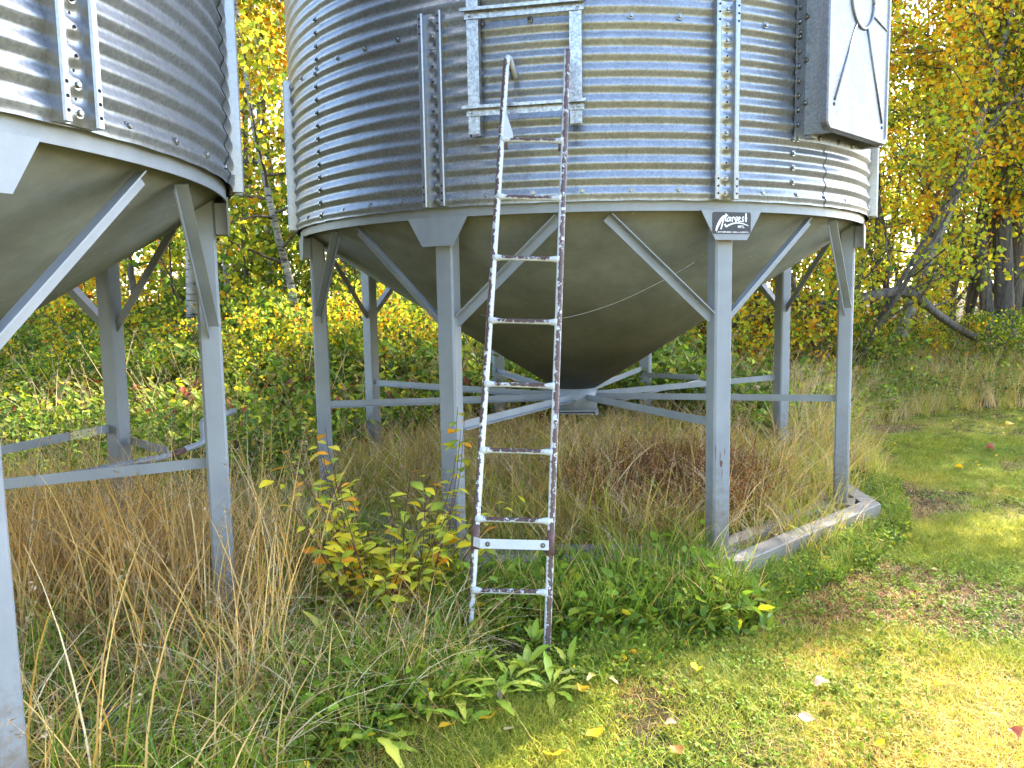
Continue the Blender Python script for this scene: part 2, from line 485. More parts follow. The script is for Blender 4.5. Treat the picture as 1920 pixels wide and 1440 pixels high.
RING = lathe_mesh('ring_beam', [(RRING, 1.992 + ZB), (RRING, 2.062 + ZB), (RRING - 0.006, 2.062 + ZB), (RRING - 0.075, 2.05 + ZB), (RRING - 0.075, 2.04 + ZB), (RRING - 0.007, 2.04 + ZB), (RRING - 0.007, 1.992 + ZB)], M_GREY)
for p in RING.polygons: p.use_smooth = False
CONE = lathe_mesh('hopper_cone', [(RRING - 0.012, 2.03 + ZB), (1.2, 0.7755 + 1.2548 * (1.2 - 0.172) / (RRING - 0.012 - 0.172) + ZB), (0.172, 0.775 + ZB), (0.166, 0.782 + ZB), (RRING - 0.02, 2.039 + ZB)], M_CONE)
COLLAR = lathe_mesh('discharge_collar', [(0.176, 0.60 + ZB), (0.176, 0.776 + ZB), (0.168, 0.776 + ZB), (0.168, 0.60 + ZB)], M_GREY, 40)
ROOF = lathe_mesh('roof', [(RW + 0.06, 5.60), (RW + 0.06, 5.63), (0.35, 6.75), (0.30, 6.73)], M_WALL, 96)
def gate_mesh():
    b = MB()
    b.box(-0.18, 0.18, -0.18, 0.18, 0.590 + ZB, 0.600 + ZB)
    b.beam((-0.165, -0.20, 0.577 + ZB), (-0.165, 0.36, 0.577 + ZB), 0.026, 0.026)
    b.beam((0.165, -0.20, 0.577 + ZB), (0.165, 0.36, 0.577 + ZB), 0.026, 0.026)
    b.box(-0.145, 0.145, -0.19, 0.34, 0.572 + ZB, 0.579 + ZB)
    return b.mesh('slide_gate', M_GREY)
GATE = gate_mesh()
def skid_mesh(ro, ri, z0, z1, t0=-22.5, t1=22.5):
    """one mitred beam between two leg angles (circumscribed octagon: corners at the legs)"""
    b = MB(); e = 0.06
    pr = lambda a: [polar(ro, a, z0), polar(ro, a, z1 - 0.006), polar(ro - 0.006, a, z1), polar(ri + 0.006, a, z1), polar(ri, a, z1 - 0.006), polar(ri, a, z0)]
    b.prism(None, [pr(0 + e), pr(45 - e)])
    return b.mesh('skid_beam', M_SKID)
SKID_O = skid_mesh(2.35, 2.215, -0.05, ZB + 0.004)
SKID_I = skid_mesh(2.085, 1.97, -0.05, ZB - 0.004)

def stiffener_meshes(ztop):
    z0 = WALL0 + 0.004
    b = MB()
    hw = 0.0735
    yb = -(RW + AMP + 0.006)
    def rib(x0, x1, d):
        pr = [(x0, yb + 0.022), (x0, yb - d + 0.006), (x0 + 0.006, yb - d), (x1 - 0.006, yb - d), (x1, yb - d + 0.006), (x1, yb + 0.022)]
        b.prism(None, [[(x, y, z0) for x, y in pr], [(x, y, ztop) for x, y in pr]])
    rib(-hw, -hw + 0.030, 0.040); rib(hw - 0.030, hw, 0.040)
    # web: pressed diamonds over the corrugation
    nz = int((ztop - z0) / PITCH * 8); nx = 8
    idx = []
    for j in range(nz + 1):
        z = z0 + (ztop - z0) * j / nz
        row = []
        for i in range(nx + 1):
            x = -hw + 0.028 + (2 * hw - 0.056) * i / nx
            k = math.sin((z - WALL0) / PITCH * 2 * math.pi - math.pi / 2)
            wv = math.exp(-((x - 0.006) / 0.026) ** 2)
            row.append(b.vert((x, yb - 0.006 - 0.009 * k * wv, z)))
        idx.append(row)
    for j in range(nz):
        for i in range(nx):
            b.face((idx[j][i], idx[j][i + 1], idx[j + 1][i + 1], idx[j + 1][i]), 0, True)
    me = b.mesh('stiffener', M_SHINY)
    h = MB()
    def hole(x, y, z, r=0.0062):
        h.poly([(x + r * math.cos(a), y, z + r * math.sin(a)) for a in [2 * math.pi * q / 8 for q in range(8)]])
    nh = int((ztop - z0) / PITCH * 2)
    for j in range(1, nh):
        z = WALL0 + j * PITCH / 2
        k = math.sin(j * math.pi - math.pi / 2)
        if j % 2: hole(0.006, yb - 0.006 - 0.009 * k - 0.0015, z)
        elif j % 6: hole(0.010, yb - 0.006 - 0.009 * k - 0.0015, z + 0.002, 0.005)
    for e in (0, 1, 2):
        for x in (-hw + 0.015, hw - 0.015):
            hole(x, yb - 0.0415, z0 + 0.03 + e * 0.04); hole(x, yb - 0.0415, ztop - 0.03 - e * 0.04)
    return me, h.mesh('bolt_hole', M_HOLE), yb
STIFF, STIFF_H, STIFF_Y = stiffener_meshes(3.105 + ZB)

TIER = [wall_sheet_mesh(0, 90.6, WALL0, SEAM + 0.04, 0.0, lip=0.010)]
TIER.append(wall_sheet_mesh(0, 90.6, SEAM, SEAM + PITCH * 12, 0.0035))
TIER.append(wall_sheet_mesh(0, 90.6, SEAM + PITCH * 12 - 0.03, 5.62, 0.0, per=6, astep=3))

def build_bin(cx, cy, legphi, stiffs, seam, boltphase, vis, label, row_hi=True, skids=range(8)):
    b = empty('grain_bin', (cx, cy, 0))
    tag(b, label, 'grain bin', 'corrugated hopper bins')
    for a in range(4):
        add('wall_sheet', TIER[1], b, rot=(0, 0, R_(seam + 1.0 + 90 * a)))
        add('wall_sheet', TIER[2], b, rot=(0, 0, R_(seam + 31 + 90 * a)))
    sheets = [add('wall_sheet', TIER[0], b, rot=(0, 0, R_(seam + 90 * a))) for a in range(4)]
    add('roof', ROOF, b); add('ring_beam', RING, b); add('hopper_cone', CONE, b); add('discharge_collar', COLLAR, b)
    add('slide_gate', GATE, b, rot=(0, 0, R_(legphi - 22.5)))
    legs = []
    for k in range(8):
        a = R_(legphi + 45 * k)
        l = add('leg', LEG, b, rot=(0, 0, a)); legs.append(l)
        add('gusset_plate', GUSSET, l)
        add('diagonal_brace', DIAG[0], b, rot=(0, 0, a)); add('diagonal_brace', DIAG[1], b, rot=(0, 0, a))
        add('cross_brace', CROSS, b, rot=(0, 0, a))
        if k in skids:
            add('skid_beam', SKID_O, b, rot=(0, 0, a)); add('skid_beam', SKID_I, b, rot=(0, 0, a))
    def bolt_at(par, ang, z, R=RW + AMP + 0.001):
        pr = math.degrees(par.rotation_euler[2])
        return add('bolt', BOLT, par, polar(R, ang - pr, z), (0, rnd.uniform(0, 1), R_(ang - pr)))
    for a in np.arange(boltphase - 6.923 * 26, boltphase + 6.923 * 26, 6.923):
        if not (vis[0] < a < vis[1]): continue
        if min(abs(a - s) for s in stiffs) < 2.4: continue
        bolt_at(b, a, WALL0 + PITCH * 0.62, RW + 0.006)
        if row_hi: bolt_at(b, a, SEAM + PITCH * 0.5, RW + 0.012)
    for s in stiffs:
        st = add('stiffener', STIFF, b, rot=(0, 0, R_(s)))
        tag(add('bolt_hole', STIFF_H, st), kind='stuff')
        for j in (0.62, 1.62, 4.62, 7.62, 10.62, 11.62, 12.62):
            add('bolt', BOLT, st, (0.006, STIFF_Y - 0.009, WALL0 + PITCH * (j - 0.12)), (0, rnd.uniform(0, 1), 0))
    return b, legs, bolt_at

bin1, legs1, bolt1 = build_bin(0.537, 6.603, 19.2, [-72.5, -25.2, 17.2, 63.8], -51.7, 17.2 + 6.923 / 2 * 0, (-78, 68),
    'corrugated hopper bin with black sign plate, hatch door and white ladder leaning on it')
for j in range(0, 16):
    bolt1(bin1, -52.6 if j < 12 else -51.9, WALL0 + PITCH * (j + 0.5), RW + AMP + 0.004)
for j in range(1, 5):
    bolt1(bin1, 30.0, WALL0 + PITCH * (j + 0.5), RW + AMP + 0.004)
bin2, legs2, bolt2 = build_bin(-3.394, 3.072, 109.56, [72.3, 111.5, 27.0, 150.0], 12.0, 78.2, (55, 112),
    'corrugated hopper bin cut off by the picture edge, crank handle and tall straw under it', skids=(1, 2))

# --- hatch door of the first bin
def hatch():
    AD = 44.0
    d = add('hatch_door', None, bin1) if False else empty('hatch_door'); d.parent = bin1; d.rotation_euler = (0, 0, R_(AD))
    z0, z1 = 2.44 + ZB, 3.98 + ZB
    x0, x1 = -0.545, 0.315
    # flange sheet bent to the wall
    b = MB(); rows = []
    zs = [2.40 + ZB, 2.412 + ZB, 2.47 + ZB, 4.1 + ZB]
    for z in np.linspace(2.405 + ZB, 4.1 + ZB, 46):
        row = []
        for k, a in enumerate(np.linspace(30.1 - AD, 59 - AD, 22)):
            aa = a + (0.12 * math.sin(z / PITCH * 2 * math.pi) if k == 0 else 0)
            r = RW + AMP + 0.0045 + (0.004 if 2 < k < 20 else 0)
            row.append(b.vert(polar(r, aa, z)))
        rows.append(row)
    for A, B in zip(rows[:-1], rows[1:]):
        for k in range(len(A) - 1): b.face((A[k], A[k + 1], B[k + 1], B[k]), 0, True)
    add('flange', b.mesh('flange', M_WALL), d)
    # frame box standing off the wall
    b = MB(); yf = -2.325
    def fbar(xa, xb, za, zb): b.box(xa, xb, yf, -2.06, za, zb, bev=0.01)
    fbar(x0 + 0.095, x0 + 0.15, z0 + 0.0, z1)
    fbar(x1 - 0.05, x1 - 0.0, z0 + 0.0, z1)
    b.box(x0 + 0.151, x1 - 0.051, yf, -2.10, z0 + 0.07, z0 + 0.11)
    add('door_frame', b.mesh('door_frame', M_WALL), d)
    b = MB(); pr = []
    for r_, a_ in ((RW - 0.01, 32.6), (RW + 0.046, 32.7), (RW + 0.052, 33.0), (RW + 0.052, 34.0), (RW + 0.046, 34.3), (RW - 0.01, 34.4)):
        pr.append((r_, a_ - AD))
    b.prism(None, [[polar(r_, a_, z0 - 0.02) for r_, a_ in pr], [polar(r_, a_, z1) for r_, a_ in pr]])
    add('flange_rib', b.mesh('flange_rib', M_WALL), d)
    # pressed panel with a rounded, folded rim
    b = MB()
    def rrect(ins, y, r):
        pts = []
        for cx, cz, a0 in ((x1 - ins - r, z0 + ins + r, -90), (x1 - ins - r, z1 - ins - r, 0), (x0 + ins + r, z1 - ins - r, 90), (x0 + ins + r, z0 + ins + r, 180)):
            for q in range(6):
                a = R_(a0 + 18 * q); pts.append((cx + r * math.cos(a), y, cz + r * math.sin(a)))
        return pts
    rings = [rrect(0.0, -2.318, 0.05), rrect(0.0, -2.352, 0.05), rrect(0.008, -2.360, 0.045), rrect(0.028, -2.360, 0.035), rrect(0.036, -2.352, 0.03)]
    R = [[b.vert(p) for p in r] for r in rings]
    for A, B in zip(R[:-1], R[1:]):
        for k in range(len(A)): b.face((A[k], A[(k + 1) % len(A)], B[(k + 1) % len(A)], B[k]), 0, False)
    b.face(R[-1][::-1]); b.face(R[0])
    panel = add('door_panel', b.mesh('door_panel', M_DOOR), d)
    b = MB(); cx, cz = -0.10, 3.235 + ZB; y = -2.353
    def ridge(p, q, wd=0.0075):
        b.tube([(p[0], y, p[1]), (q[0], y, q[1])], wd, 6)
    tor = [(cx + 0.155 * math.cos(a), y, cz + 0.165 * math.sin(a)) for a in np.linspace(0, 2 * math.pi, 41)]
    b.tube(tor, 0.011, 8)
    ridge((cx - 0.075, cz - 0.15), (x0 + 0.10, z0 + 0.17)); ridge((cx + 0.075, cz - 0.15), (x1 - 0.085, z0 + 0.13))
    ridge((cx - 0.14, cz + 0.05), (x0 + 0.06, cz + 0.13)); ridge((cx + 0.14, cz - 0.06), (x1 - 0.05, cz - 0.10))
    ridge((cx - 0.075, cz + 0.15), (x0 + 0.10, z1 - 0.15)); ridge((cx + 0.075, cz + 0.15), (x1 - 0.10, z1 - 0.15))
    add('pressed_rib', b.mesh('pressed_rib', M_DOOR), d)
    b = MB()
    for x, z in ((x0 + 0.095, z0 + 0.145), (x1 - 0.08, z0 + 0.105), (x0 + 0.03 + 0.02, cz - 0.02)):
        b.poly([(x + 0.011 * math.cos(a), -2.3545, z + 0.011 * math.sin(a)) for a in [2 * math.pi * q / 10 for q in range(10)]])
    add('drain_hole', b.mesh('drain_hole', M_HOLE), d)
    b = MB()
    b.tube([(x0 + 0.19, -2.352, cz + 0.15), (x0 + 0.20, -2.385, cz + 0.10), (x0 + 0.17, -2.39, cz + 0.03), (x0 + 0.13, -2.375, cz - 0.005)], 0.008, 8)
    add('door_handle', b.mesh('door_handle', M_HOLE), d)
    for j in range(4, 17):
        bolt1(bin1, 30.75, WALL0 + PITCH * (j + 0.5), RW + AMP + 0.008)
    for a in (36, 41.5, 46.5):
        bolt1(bin1, a, 2.433 + ZB, RW + AMP + 0.01)
    for z in (2.62, 2.86, 3.1):
        bolt1(bin1, 32.2, z + ZB, RW + AMP + 0.01)
hatch()

# --- fixed ladder on the first bin's wall
def wall_ladder():
    L = empty('wall_ladder'); L.parent = bin1; L.rotation_euler = (0, 0, R_(-11.2))
    rr = -2.292
    for s, zb_, zt in ((-1, 2.415, 5.4), (1, 2.44, 5.4)):
        b = MB(); x = s * 0.277
        xa, xb = (x - 0.032, x + 0.032)
        # channel: web to the front, one flange back to the wall
        b.box(xa, xb, rr, rr + 0.004, zb_ + ZB, zt, bev=0)
        b.box(xb - 0.004, xb, rr + 0.0045, rr + 0.06, zb_ + ZB - 0.008, zt)
        b.box(xa, xa + 0.004, rr + 0.0045, rr + 0.06, zb_ + ZB - 0.008, zt)
        rail = add('ladder_rail', b.mesh('ladder_rail', M_RAIL), L)
    for z in (2.536, 3.04, 3.55, 4.05):
        b = MB(); za = z + ZB
        b.box(-0.318, 0.322, rr - 0.0075, rr - 0.0015, za - 0.028, za + 0.012)
        b.box(-0.335, 0.335, rr - 0.034, rr - 0.0015, za + 0.0125, za + 0.022)
        b.box(-0.335, 0.335, rr - 0.040, rr - 0.0345, za + 0.006, za + 0.022)
        rg = add('ladder_rung', b.mesh('ladder_rung', M_RAIL), L)
        for x in (-0.29, 0.29): add('bolt', BOLT, rg, (x, rr - 0.009, za - 0.010), (0, 0.3, 0), (0.75, 0.9, 0.75))
wall_ladder()

# --- sign plate on the front gusset
def sign():
    leg = legs1[0]
    w_, h_ = 0.252, 0.121
    yf = -RL - 0.0625
    zc = 1.926 + ZB
    b = MB(); pts = []
    r = 0.012
    for cx, cz, a0 in ((w_ / 2 - r, -h_ / 2 + r, -90), (w_ / 2 - r, h_ / 2 - r, 0), (-w_ / 2 + r, h_ / 2 - r, 90), (-w_ / 2 + r, -h_ / 2 + r, 180)):
        for q in range(5):
            a = R_(a0 + 22.5 * q); pts.append((cx + r * math.cos(a), cz + r * math.sin(a)))
    b.prism(None, [[(x, yf, zc + z) for x, z in pts], [(x, yf - 0.003, zc + z) for x, z in pts]])
    plate = add('sign_plate', b.mesh('sign_plate', M_PLATE), bin1, rot=leg.rotation_euler)
    b = MB(); yl = yf - 0.0042
    U = lambda x: (x - 957) / 1615 * w_
    V_ = lambda y: zc + (545 - y) / 780 * h_
    lay = [0]
    def stroke(pts, wd):
        if not hasattr(wd, '__len__'): wd = [wd] * len(pts)
        lay[0] += 1; y = yl - 0.00005 * lay[0]
        P = [Vector((U(a), V_(c))) for a, c in pts]; L = []; Rr = []
        for i, p in enumerate(P):
            t = (P[min(i + 1, len(P) - 1)] - P[max(i - 1, 0)]).normalized(); n = Vector((-t.y, t.x)) * (wd[i] / 1615 * w_ / 2)
            L.append(p + n); Rr.append(p - n)
        for i in range(len(P) - 1):
            b.poly([(q.x, y, q.y) for q in (L[i], L[i + 1], Rr[i + 1], Rr[i])])
    stroke([(285, 835), (330, 700), (420, 530), (500, 410), (570, 320), (640, 290)], [60, 95, 110, 100, 60, 45])
    stroke([(640, 290), (610, 350), (585, 430), (545, 590), (490, 775)], [45, 55, 55, 60, 60])
    stroke([(695, 215), (680, 350), (675, 485)], 62); stroke([(610, 310), (690, 300), (775, 270)], [50, 45, 40])
    stroke([(675, 485), (740, 470)], 34)
    stroke([(880, 345), (800, 345), (750, 420), (765, 485), (830, 470), (870, 400), (880, 345)], 46); stroke([(872, 345), (880, 430), (905, 490)], 48)
    stroke([(950, 330), (965, 420), (970, 495)], 52); stroke([(962, 420), (990, 350), (1040, 330)], 46)
    stroke([(1065, 330), (1090, 420), (1115, 495)], 52); stroke([(1115, 495), (1165, 420), (1170, 340), (1140, 310)], 48)
    stroke([(1215, 425), (1290, 385), (1300, 330), (1250, 330), (1212, 400), (1215, 470), (1260, 495), (1330, 465)], 44)
    stroke([(1465, 315), (1395, 350), (1390, 400), (1440, 430), (1430, 480), (1355, 490)], 48)
    stroke([(1545, 188), (1545, 350), (1548, 500)], 64); stroke([(1490, 390), (1605, 372)], 36)
    stroke([(650, 585), (700, 685)], [70, 60]); stroke([(690, 690), (800, 630), (960, 570), (1120, 540), (1280, 540), (1450, 570), (1660, 640)], [60, 60, 55, 45, 40, 35, 24])
    add('lettering', b.mesh('lettering', M_LETTER), plate)
    def text(body, x0, x1, y0, y1):
        cu = bpy.data.curves.new('lettering', 'FONT'); cu.body = body; cu.size = 1.0; cu.offset = 0.012
        o = bpy.data.objects.new('tmp_text', cu); C.objects.link(o)
        dg = bpy.context.evaluated_depsgraph_get(); me = bpy.data.meshes.new_from_object(o.evaluated_get(dg))
        bpy.data.objects.remove(o)
        n = len(me.vertices); co = np.empty(n * 3, np.float32); me.vertices.foreach_get('co', co); co = co.reshape(-1, 3)
        mn, mx = co.min(0), co.max(0)
        X = U(x0) + (co[:, 0] - mn[0]) / (mx[0] - mn[0]) * (U(x1) - U(x0))
        Z = V_(y1) + (co[:, 1] - mn[1]) / (mx[1] - mn[1]) * (V_(y0) - V_(y1))
        me.vertices.foreach_set('co', np.stack([X, np.full(n, yl), Z], 1).astype(np.float32).ravel()); me.materials.clear(); me.materials.append(M_LETTER); me.update()
        add('lettering', me, plate)
    text('MFG.', 1210, 1495, 622, 722)
    text('1-877-889-8885 NISKU, ALBERTA', 315, 1675, 848, 908)
sign()

# --- cobweb thread on the cone, paint scrape on a leg
def small_marks():
    # spider thread hanging slack between two legs, just off the cone
    b = MB()
    P = [(862, 598), (900, 604), (960, 606), (1040, 598), (1140, 574), (1230, 540), (1333, 492)]
    pts = []
    for i in range(25):
        t = i / 24.0
        a = Vector(polar(1.93, -22.0, 1.43 + ZB)); c = Vector(polar(1.93, 17.0, 1.72 + ZB))
        p = a.lerp(c, t); p.z -= 0.17 * 4 * t * (1 - t) * (0.7 + 0.3 * (1 - t))
        pts.append(p)
    b.tube(pts, 0.0011, 4)
    o = add('spider_thread', b.mesh('spider_thread', M_THREAD), None, (0.537, 6.603, 0))
    tag(o, 'pale spider thread sagging in front of the grey hopper cone', 'thread')
    b = MB()
    y = -RL - 0.0012
    def chipp(x, z, rx, rz):
        b.poly([(x + rx * math.cos(a) * (1 + 0.3 * math.sin(3 * a)), y, z + rz * math.sin(a) * (1 + 0.25 * math.cos(5 * a))) for a in [2 * math.pi * q / 12 for q in range(12)]])
    chipp(-0.010, 0.53 + ZB, 0.010, 0.022); chipp(-0.017, 0.57 + ZB, 0.0022, 0.035); chipp(-0.003, 0.47 + ZB, 0.0022, 0.03); chipp(-0.048, 0.60 + ZB, 0.003, 0.05); chipp(0.014, 0.60 + ZB, 0.002, 0.02)
    add('paint_chip', b.mesh('paint_chip', M_RUST), legs1[0])
    b = MB()
    for k in range(9):
        x = -0.05 + 0.0125 * k
        b.poly([(x, -RL - 0.0011, 1.831 + ZB), (x + 0.011, -RL - 0.0011, 1.831 + ZB), (x + 0.008, -RL - 0.0011, 1.831 + ZB - (0.012 if k in (5, 6, 7) else 0.004)), (x + 0.002, -RL - 0.0011, 1.831 + ZB - 0.003)])
    add('rust_streak', b.mesh('rust_streak', plain('orange_rust', (0.28, 0.11, 0.04), 0.8)), legs1[0])
small_marks()

# --- crank rods
def crank(parent, cbin, pts, bracket, rad=0.019):
    o = Vector((cbin[0], cbin[1], 0))
    b = MB()
    # smooth the path a little
    P = [Vector(p) - o for p in pts]; S = [P[0]]
    for i in range(1, len(P) - 1):
        a, c, d = P[i - 1], P[i], P[i + 1]
        k = min(0.05, 0.4 * (c - a).length, 0.4 * (d - c).length)
        s0 = c + (a - c).normalized() * k; s1 = c + (d - c).normalized() * k
        for t in (0, .25, .5, .75, 1): S.append((s0 * (1 - t) + c * t) * (1 - t) + (c * (1 - t) + s1 * t) * t)
    S.append(P[-1])
    b.tube(S, rad, 10)
    c = add('crank_rod', b.mesh('crank_rod', M_GREY), parent)
    b = MB(); p, q = Vector(bracket[0]) - o, Vector(bracket[1]) - o
    b.angle_iron(p, q, 0.05, 0.006, up=(0, 0, 1), flip=-1)
    add('rod_bracket', b.mesh('rod_bracket', M_GREY), parent)
    return c
cr2 = crank(bin2, (-3.394, 3.072), [(-3.15, 3.50, 0.70), (-2.0, 4.50, 0.780), (-1.856, 4.70, 0.825), (-1.884, 4.72, 0.955), (-1.72, 4.86, 0.99)],
            [(-2.42, 4.93, 0.80), (-2.0, 4.50, 0.812)])
crank(bin1, (0.537, 6.603), [(0.85, 7.0, 0.70), (1.86, 7.96, 0.790), (1.985, 8.06, 0.775), (1.99, 8.08, 0.62), (1.88, 8.16, 0.585)],
      [(1.45, 8.42, 0.815), (1.90, 8.0, 0.825)], 0.011)
def rod_marks():
    b = MB(); o = Vector((-3.394, 3.072, 0))
    p = Vector((-1.985, 4.515, 0.783)) - o; q = Vector((-1.935, 4.585, 0.80)) - o
    b.tube([p, q], 0.0197, 10)
    add('bare_patch', b.mesh('bare_patch', M_RUST), bin2)
    # faded sticker on the far lower brace
    br = [c for c in bin2.children if c.name.startswith('cross_brace')][1]
    b = MB(); b.box(0.0125, 0.0195, -1.93, -1.76, 0.756 + ZB - 0.029, 0.756 + ZB + 0.018)
    ob = add('sticker', b.mesh('sticker', M_STICKER), br)
rod_marks()

# ------------------------------------------------------------------ free ladder leaning on the bin
def lean_ladder():
    L0 = Vector((-0.231, 3.632, 0.0)); R0 = Vector((0.139, 3.507, 0.0))
    L1 = Vector((0.002, 4.300, 2.780 + ZB)); R1 = Vector((0.313, 4.190, 2.743 + ZB + 0.03))
    base = (L0 + R0) / 2
    t = empty('leaning_ladder', base)
    tag(t, 'narrow white ladder with chipped brown paint leaning on the wall of the bin', 'ladder')
    across = (R0 - L0).normalized(); back = Vector((-across.y, across.x, 0)).normalized()
    def wearf(side):
        def f(p, n, i):
            k = n.dot(across * -0.5 - back * 0.85) if side > 0 else n.dot(across * 0.45 - back * 0.85)
            return ((0.97 if k > (0.62 if side > 0 else 0.55) else 0.50),) * 3
        return f
    for A, B_, sd, depth in ((L0, L1, 1, 0.14), (R0, R1, -1, 0.155)):
        d = (B_ - A).normalized()
        top = [A + d * s for s in np.linspace(-0.06, (B_ - A).length - 0.05, 30)]
        hk = [B_ - d * 0.02 + back * 0.004, B_ + d * 0.004 + back * 0.018, B_ + d * 0.006 + back * 0.04, B_ - d * 0.01 + back * 0.07, B_ - Vector((0, 0, 0.07)) + back * (depth - 0.01)]
        if sd == -1: hk = [B_ - d * 0.02, B_ + d * 0.006]
        pts = [p - base for p in top + hk]
        b = MB(); b.tube(pts, [0.0172] * len(pts), 10, colf=wearf(sd))
        rail = add('rail', b.mesh('rail', M_WHITE), t)
        b = MB(); f = 0.60 / (B_ - A).length
        q0, q1 = A.lerp(B_, f - 0.048) - base, A.lerp(B_, f - 0.008) - base
        b.tube([q0, q0.lerp(q1, .5), q1], 0.0192, 12)
        add('rail_sleeve', b.mesh('rail_sleeve', M_RUST), rail)
    lL, lR = (L1 - L0).length, (R1 - R0).length
    rung_s = ((0.26, 0.288), (0.602, 0.618), (0.938, 0.944), (1.267, 1.263), (1.59, 1.577), (1.916, 1.894), (2.237, 2.206), (2.545, 2.507))
    for a, c in rung_s:
        p = L0.lerp(L1, a / lL) - base; q = R0.lerp(R1, c / lR) - base
        b = MB(); n = 19; pts = [p.lerp(q, i / (n - 1)) for i in range(n)]
        rad = [0.0125 + 0.0095 * (math.exp(-(i / (n - 1) / 0.075) ** 2) + math.exp(-((1 - i / (n - 1)) / 0.075) ** 2)) for i in range(n)]
        def wf(p_, n_, i):
            e = min(i, n - 1 - i)
            return ((0.97 if n_.z > -0.1 else (0.55 if n_.z > -0.6 else 0.3)) * (1 if e > 2 else 0.6),) * 3
        b.tube(pts, rad, 12, colf=wf)
        add('rung', b.mesh('rung', M_WHITE), t)
    # flat cross bar bolted near the foot, its end bent in
    p = L0.lerp(L1, 0.50 / lL) - base - back * 0.022; q = R0.lerp(R1, 0.515 / lR) - base - back * 0.020
    b = MB(); k = p.lerp(q, 0.12) - back * 0.03
    for u, v in ((p, k), (k, q - back * 0.012)):
        b.beam(u, v, 0.005, 0.045, up=(0, 0.25, 1), c=(0, 0, 0))
    bar = add('cross_bar', b.mesh('cross_bar', M_WHITE), t)
    for s in (0.22, 0.93):
        bb = k.lerp(q - back * 0.012, (s - 0.12) / 0.88) - back * 0.006
        add('bolt', BOLT, bar, bb, (0, 0, math.atan2(across.y, across.x)), (0.7, 0.9, 0.7))
    # wedge bracket and pins at the top rung
    p = L0.lerp(L1, 2.55 / lL) - base; e = p + across * 0.055; up = (L1 - L0).normalized()
    b = MB()
    pr = [p + across * 0.012 + up * 0.16, p + across * 0.012 - up * 0.005, p + across * 0.068 - up * 0.005, p + across * 0.062 + up * 0.025]
    b.prism(None, [[v - back * 0.012 for v in pr], [v - back * 0.006 for v in pr]], c=(0.1, 0.1, 0.1))
    add('wedge_bracket', b.mesh('wedge_bracket', M_WHITE), t)
    for a, c, s in ((0.075, 0, 0), (0.93, 0, 0)):
        pp = (L0.lerp(L1, 2.545 / lL)).lerp(R0.lerp(R1, 2.507 / lR), a) - base
        b = MB(); b.tube([pp - Vector((0, 0, 0.005)), pp - Vector((0, 0, 0.05))], 0.0085, 8)
        add('pin', b.mesh('pin', M_RUST), t)
lean_ladder()

# ------------------------------------------------------------------ plants: array builders
Y_ = (0.78, 0.60, 0.03); GOLD = (0.80, 0.43, 0.02); LIME = (0.46, 0.53, 0.04); GREEN = (0.11, 0.20, 0.03); ORG = (0.80, 0.27, 0.015)
OLIVE = (0.20, 0.22, 0.03); BRN = (0.20, 0.09, 0.03); RED = (0.26, 0.05, 0.02); DKG = (0.05, 0.10, 0.02)
def pick_cols(rg, n, pal):
    cs = np.array([p[0] for p in pal]); wt = np.array([p[1] for p in pal], float); wt /= wt.sum()
    return cs[rg.choice(len(cs), n, p=wt)] * rg.uniform(0.75, 1.25, (n, 1))

def leaf_arrays(rg, cen, size, cols, up=0.25, aspect=0.8, hexa=True):
    """leaf-shaped faces round the given points, each turned its own way"""
    n = len(cen)
    nor = rg.normal(size=(n, 3)); nor[:, 2] = np.abs(nor[:, 2]) * 0.6 + up
    nor /= np.linalg.norm(nor, axis=1)[:, None]
    d = rg.normal(size=(n, 3)); d[:, 2] -= 0.7
    d -= nor * (d * nor).sum(1)[:, None]; d /= np.linalg.norm(d, axis=1)[:, None]
    s = np.cross(nor, d)
    L = (size * rg.uniform(0.7, 1.3, n))[:, None]; W = L * aspect * 0.5
    fold = nor * L * rg.uniform(0.02, 0.16, n)[:, None]
    b = cen; tip = cen + d * L
    if hexa:
        r1 = cen + d * L * 0.25 + s * W * 0.9 + fold; r2 = cen + d * L * 0.66 + s * W * 0.72 + fold
        l1 = cen + d * L * 0.25 - s * W * 0.9 + fold; l2 = cen + d * L * 0.66 - s * W * 0.72 + fold
        V = np.stack([b, r1, r2, tip, l2, l1], 1).reshape(-1, 3)
        o = np.arange(n)[:, None] * 6
        Q = np.concatenate([o + np.array([[0, 1, 2, 3]]), o + np.array([[0, 3, 4, 5]])], 0)
        return V, Q, np.repeat(cols, 6, 0)
    r = cen + d * L * 0.42 + s * W + fold; l = cen + d * L * 0.42 - s * W + fold
    V = np.stack([b, r, tip, l], 1).reshape(-1, 3)
    Q = np.arange(n)[:, None] * 4 + np.array([[0, 1, 2, 3]])
    return V, Q, np.repeat(cols, 4, 0)

def tube_arrays(paths, rads, n=5):
    Vs = []; Qs = []; off = 0
    for P, r in zip(paths, rads):
        P = np.asarray(P, float); r = np.asarray(r, float); k = len(P)
        T = np.gradient(P, axis=0); T /= np.linalg.norm(T, axis=1)[:, None] + 1e-9
        ref = np.array([0.31, 0.95, 0.05]) if abs(T[0, 2]) > 0.6 else np.array([0.05, 0.1, 1.0])
        S = np.cross(T, ref); S /= np.linalg.norm(S, axis=1)[:, None] + 1e-9
        U = np.cross(T, S)
        a = np.arange(n) * 2 * math.pi / n
        V = P[:, None] + (S[:, None] * np.cos(a)[None, :, None] + U[:, None] * np.sin(a)[None, :, None]) * r[:, None, None]
        Vs.append(V.reshape(-1, 3))
        i = np.arange(k - 1)[:, None] * n + np.arange(n)[None]; j = np.arange(k - 1)[:, None] * n + (np.arange(n) + 1)[None] % n
        Qs.append(np.stack([i, j, j + n, i + n], -1).reshape(-1, 4) + off); off += k * n
    return np.concatenate(Vs), np.concatenate(Qs)

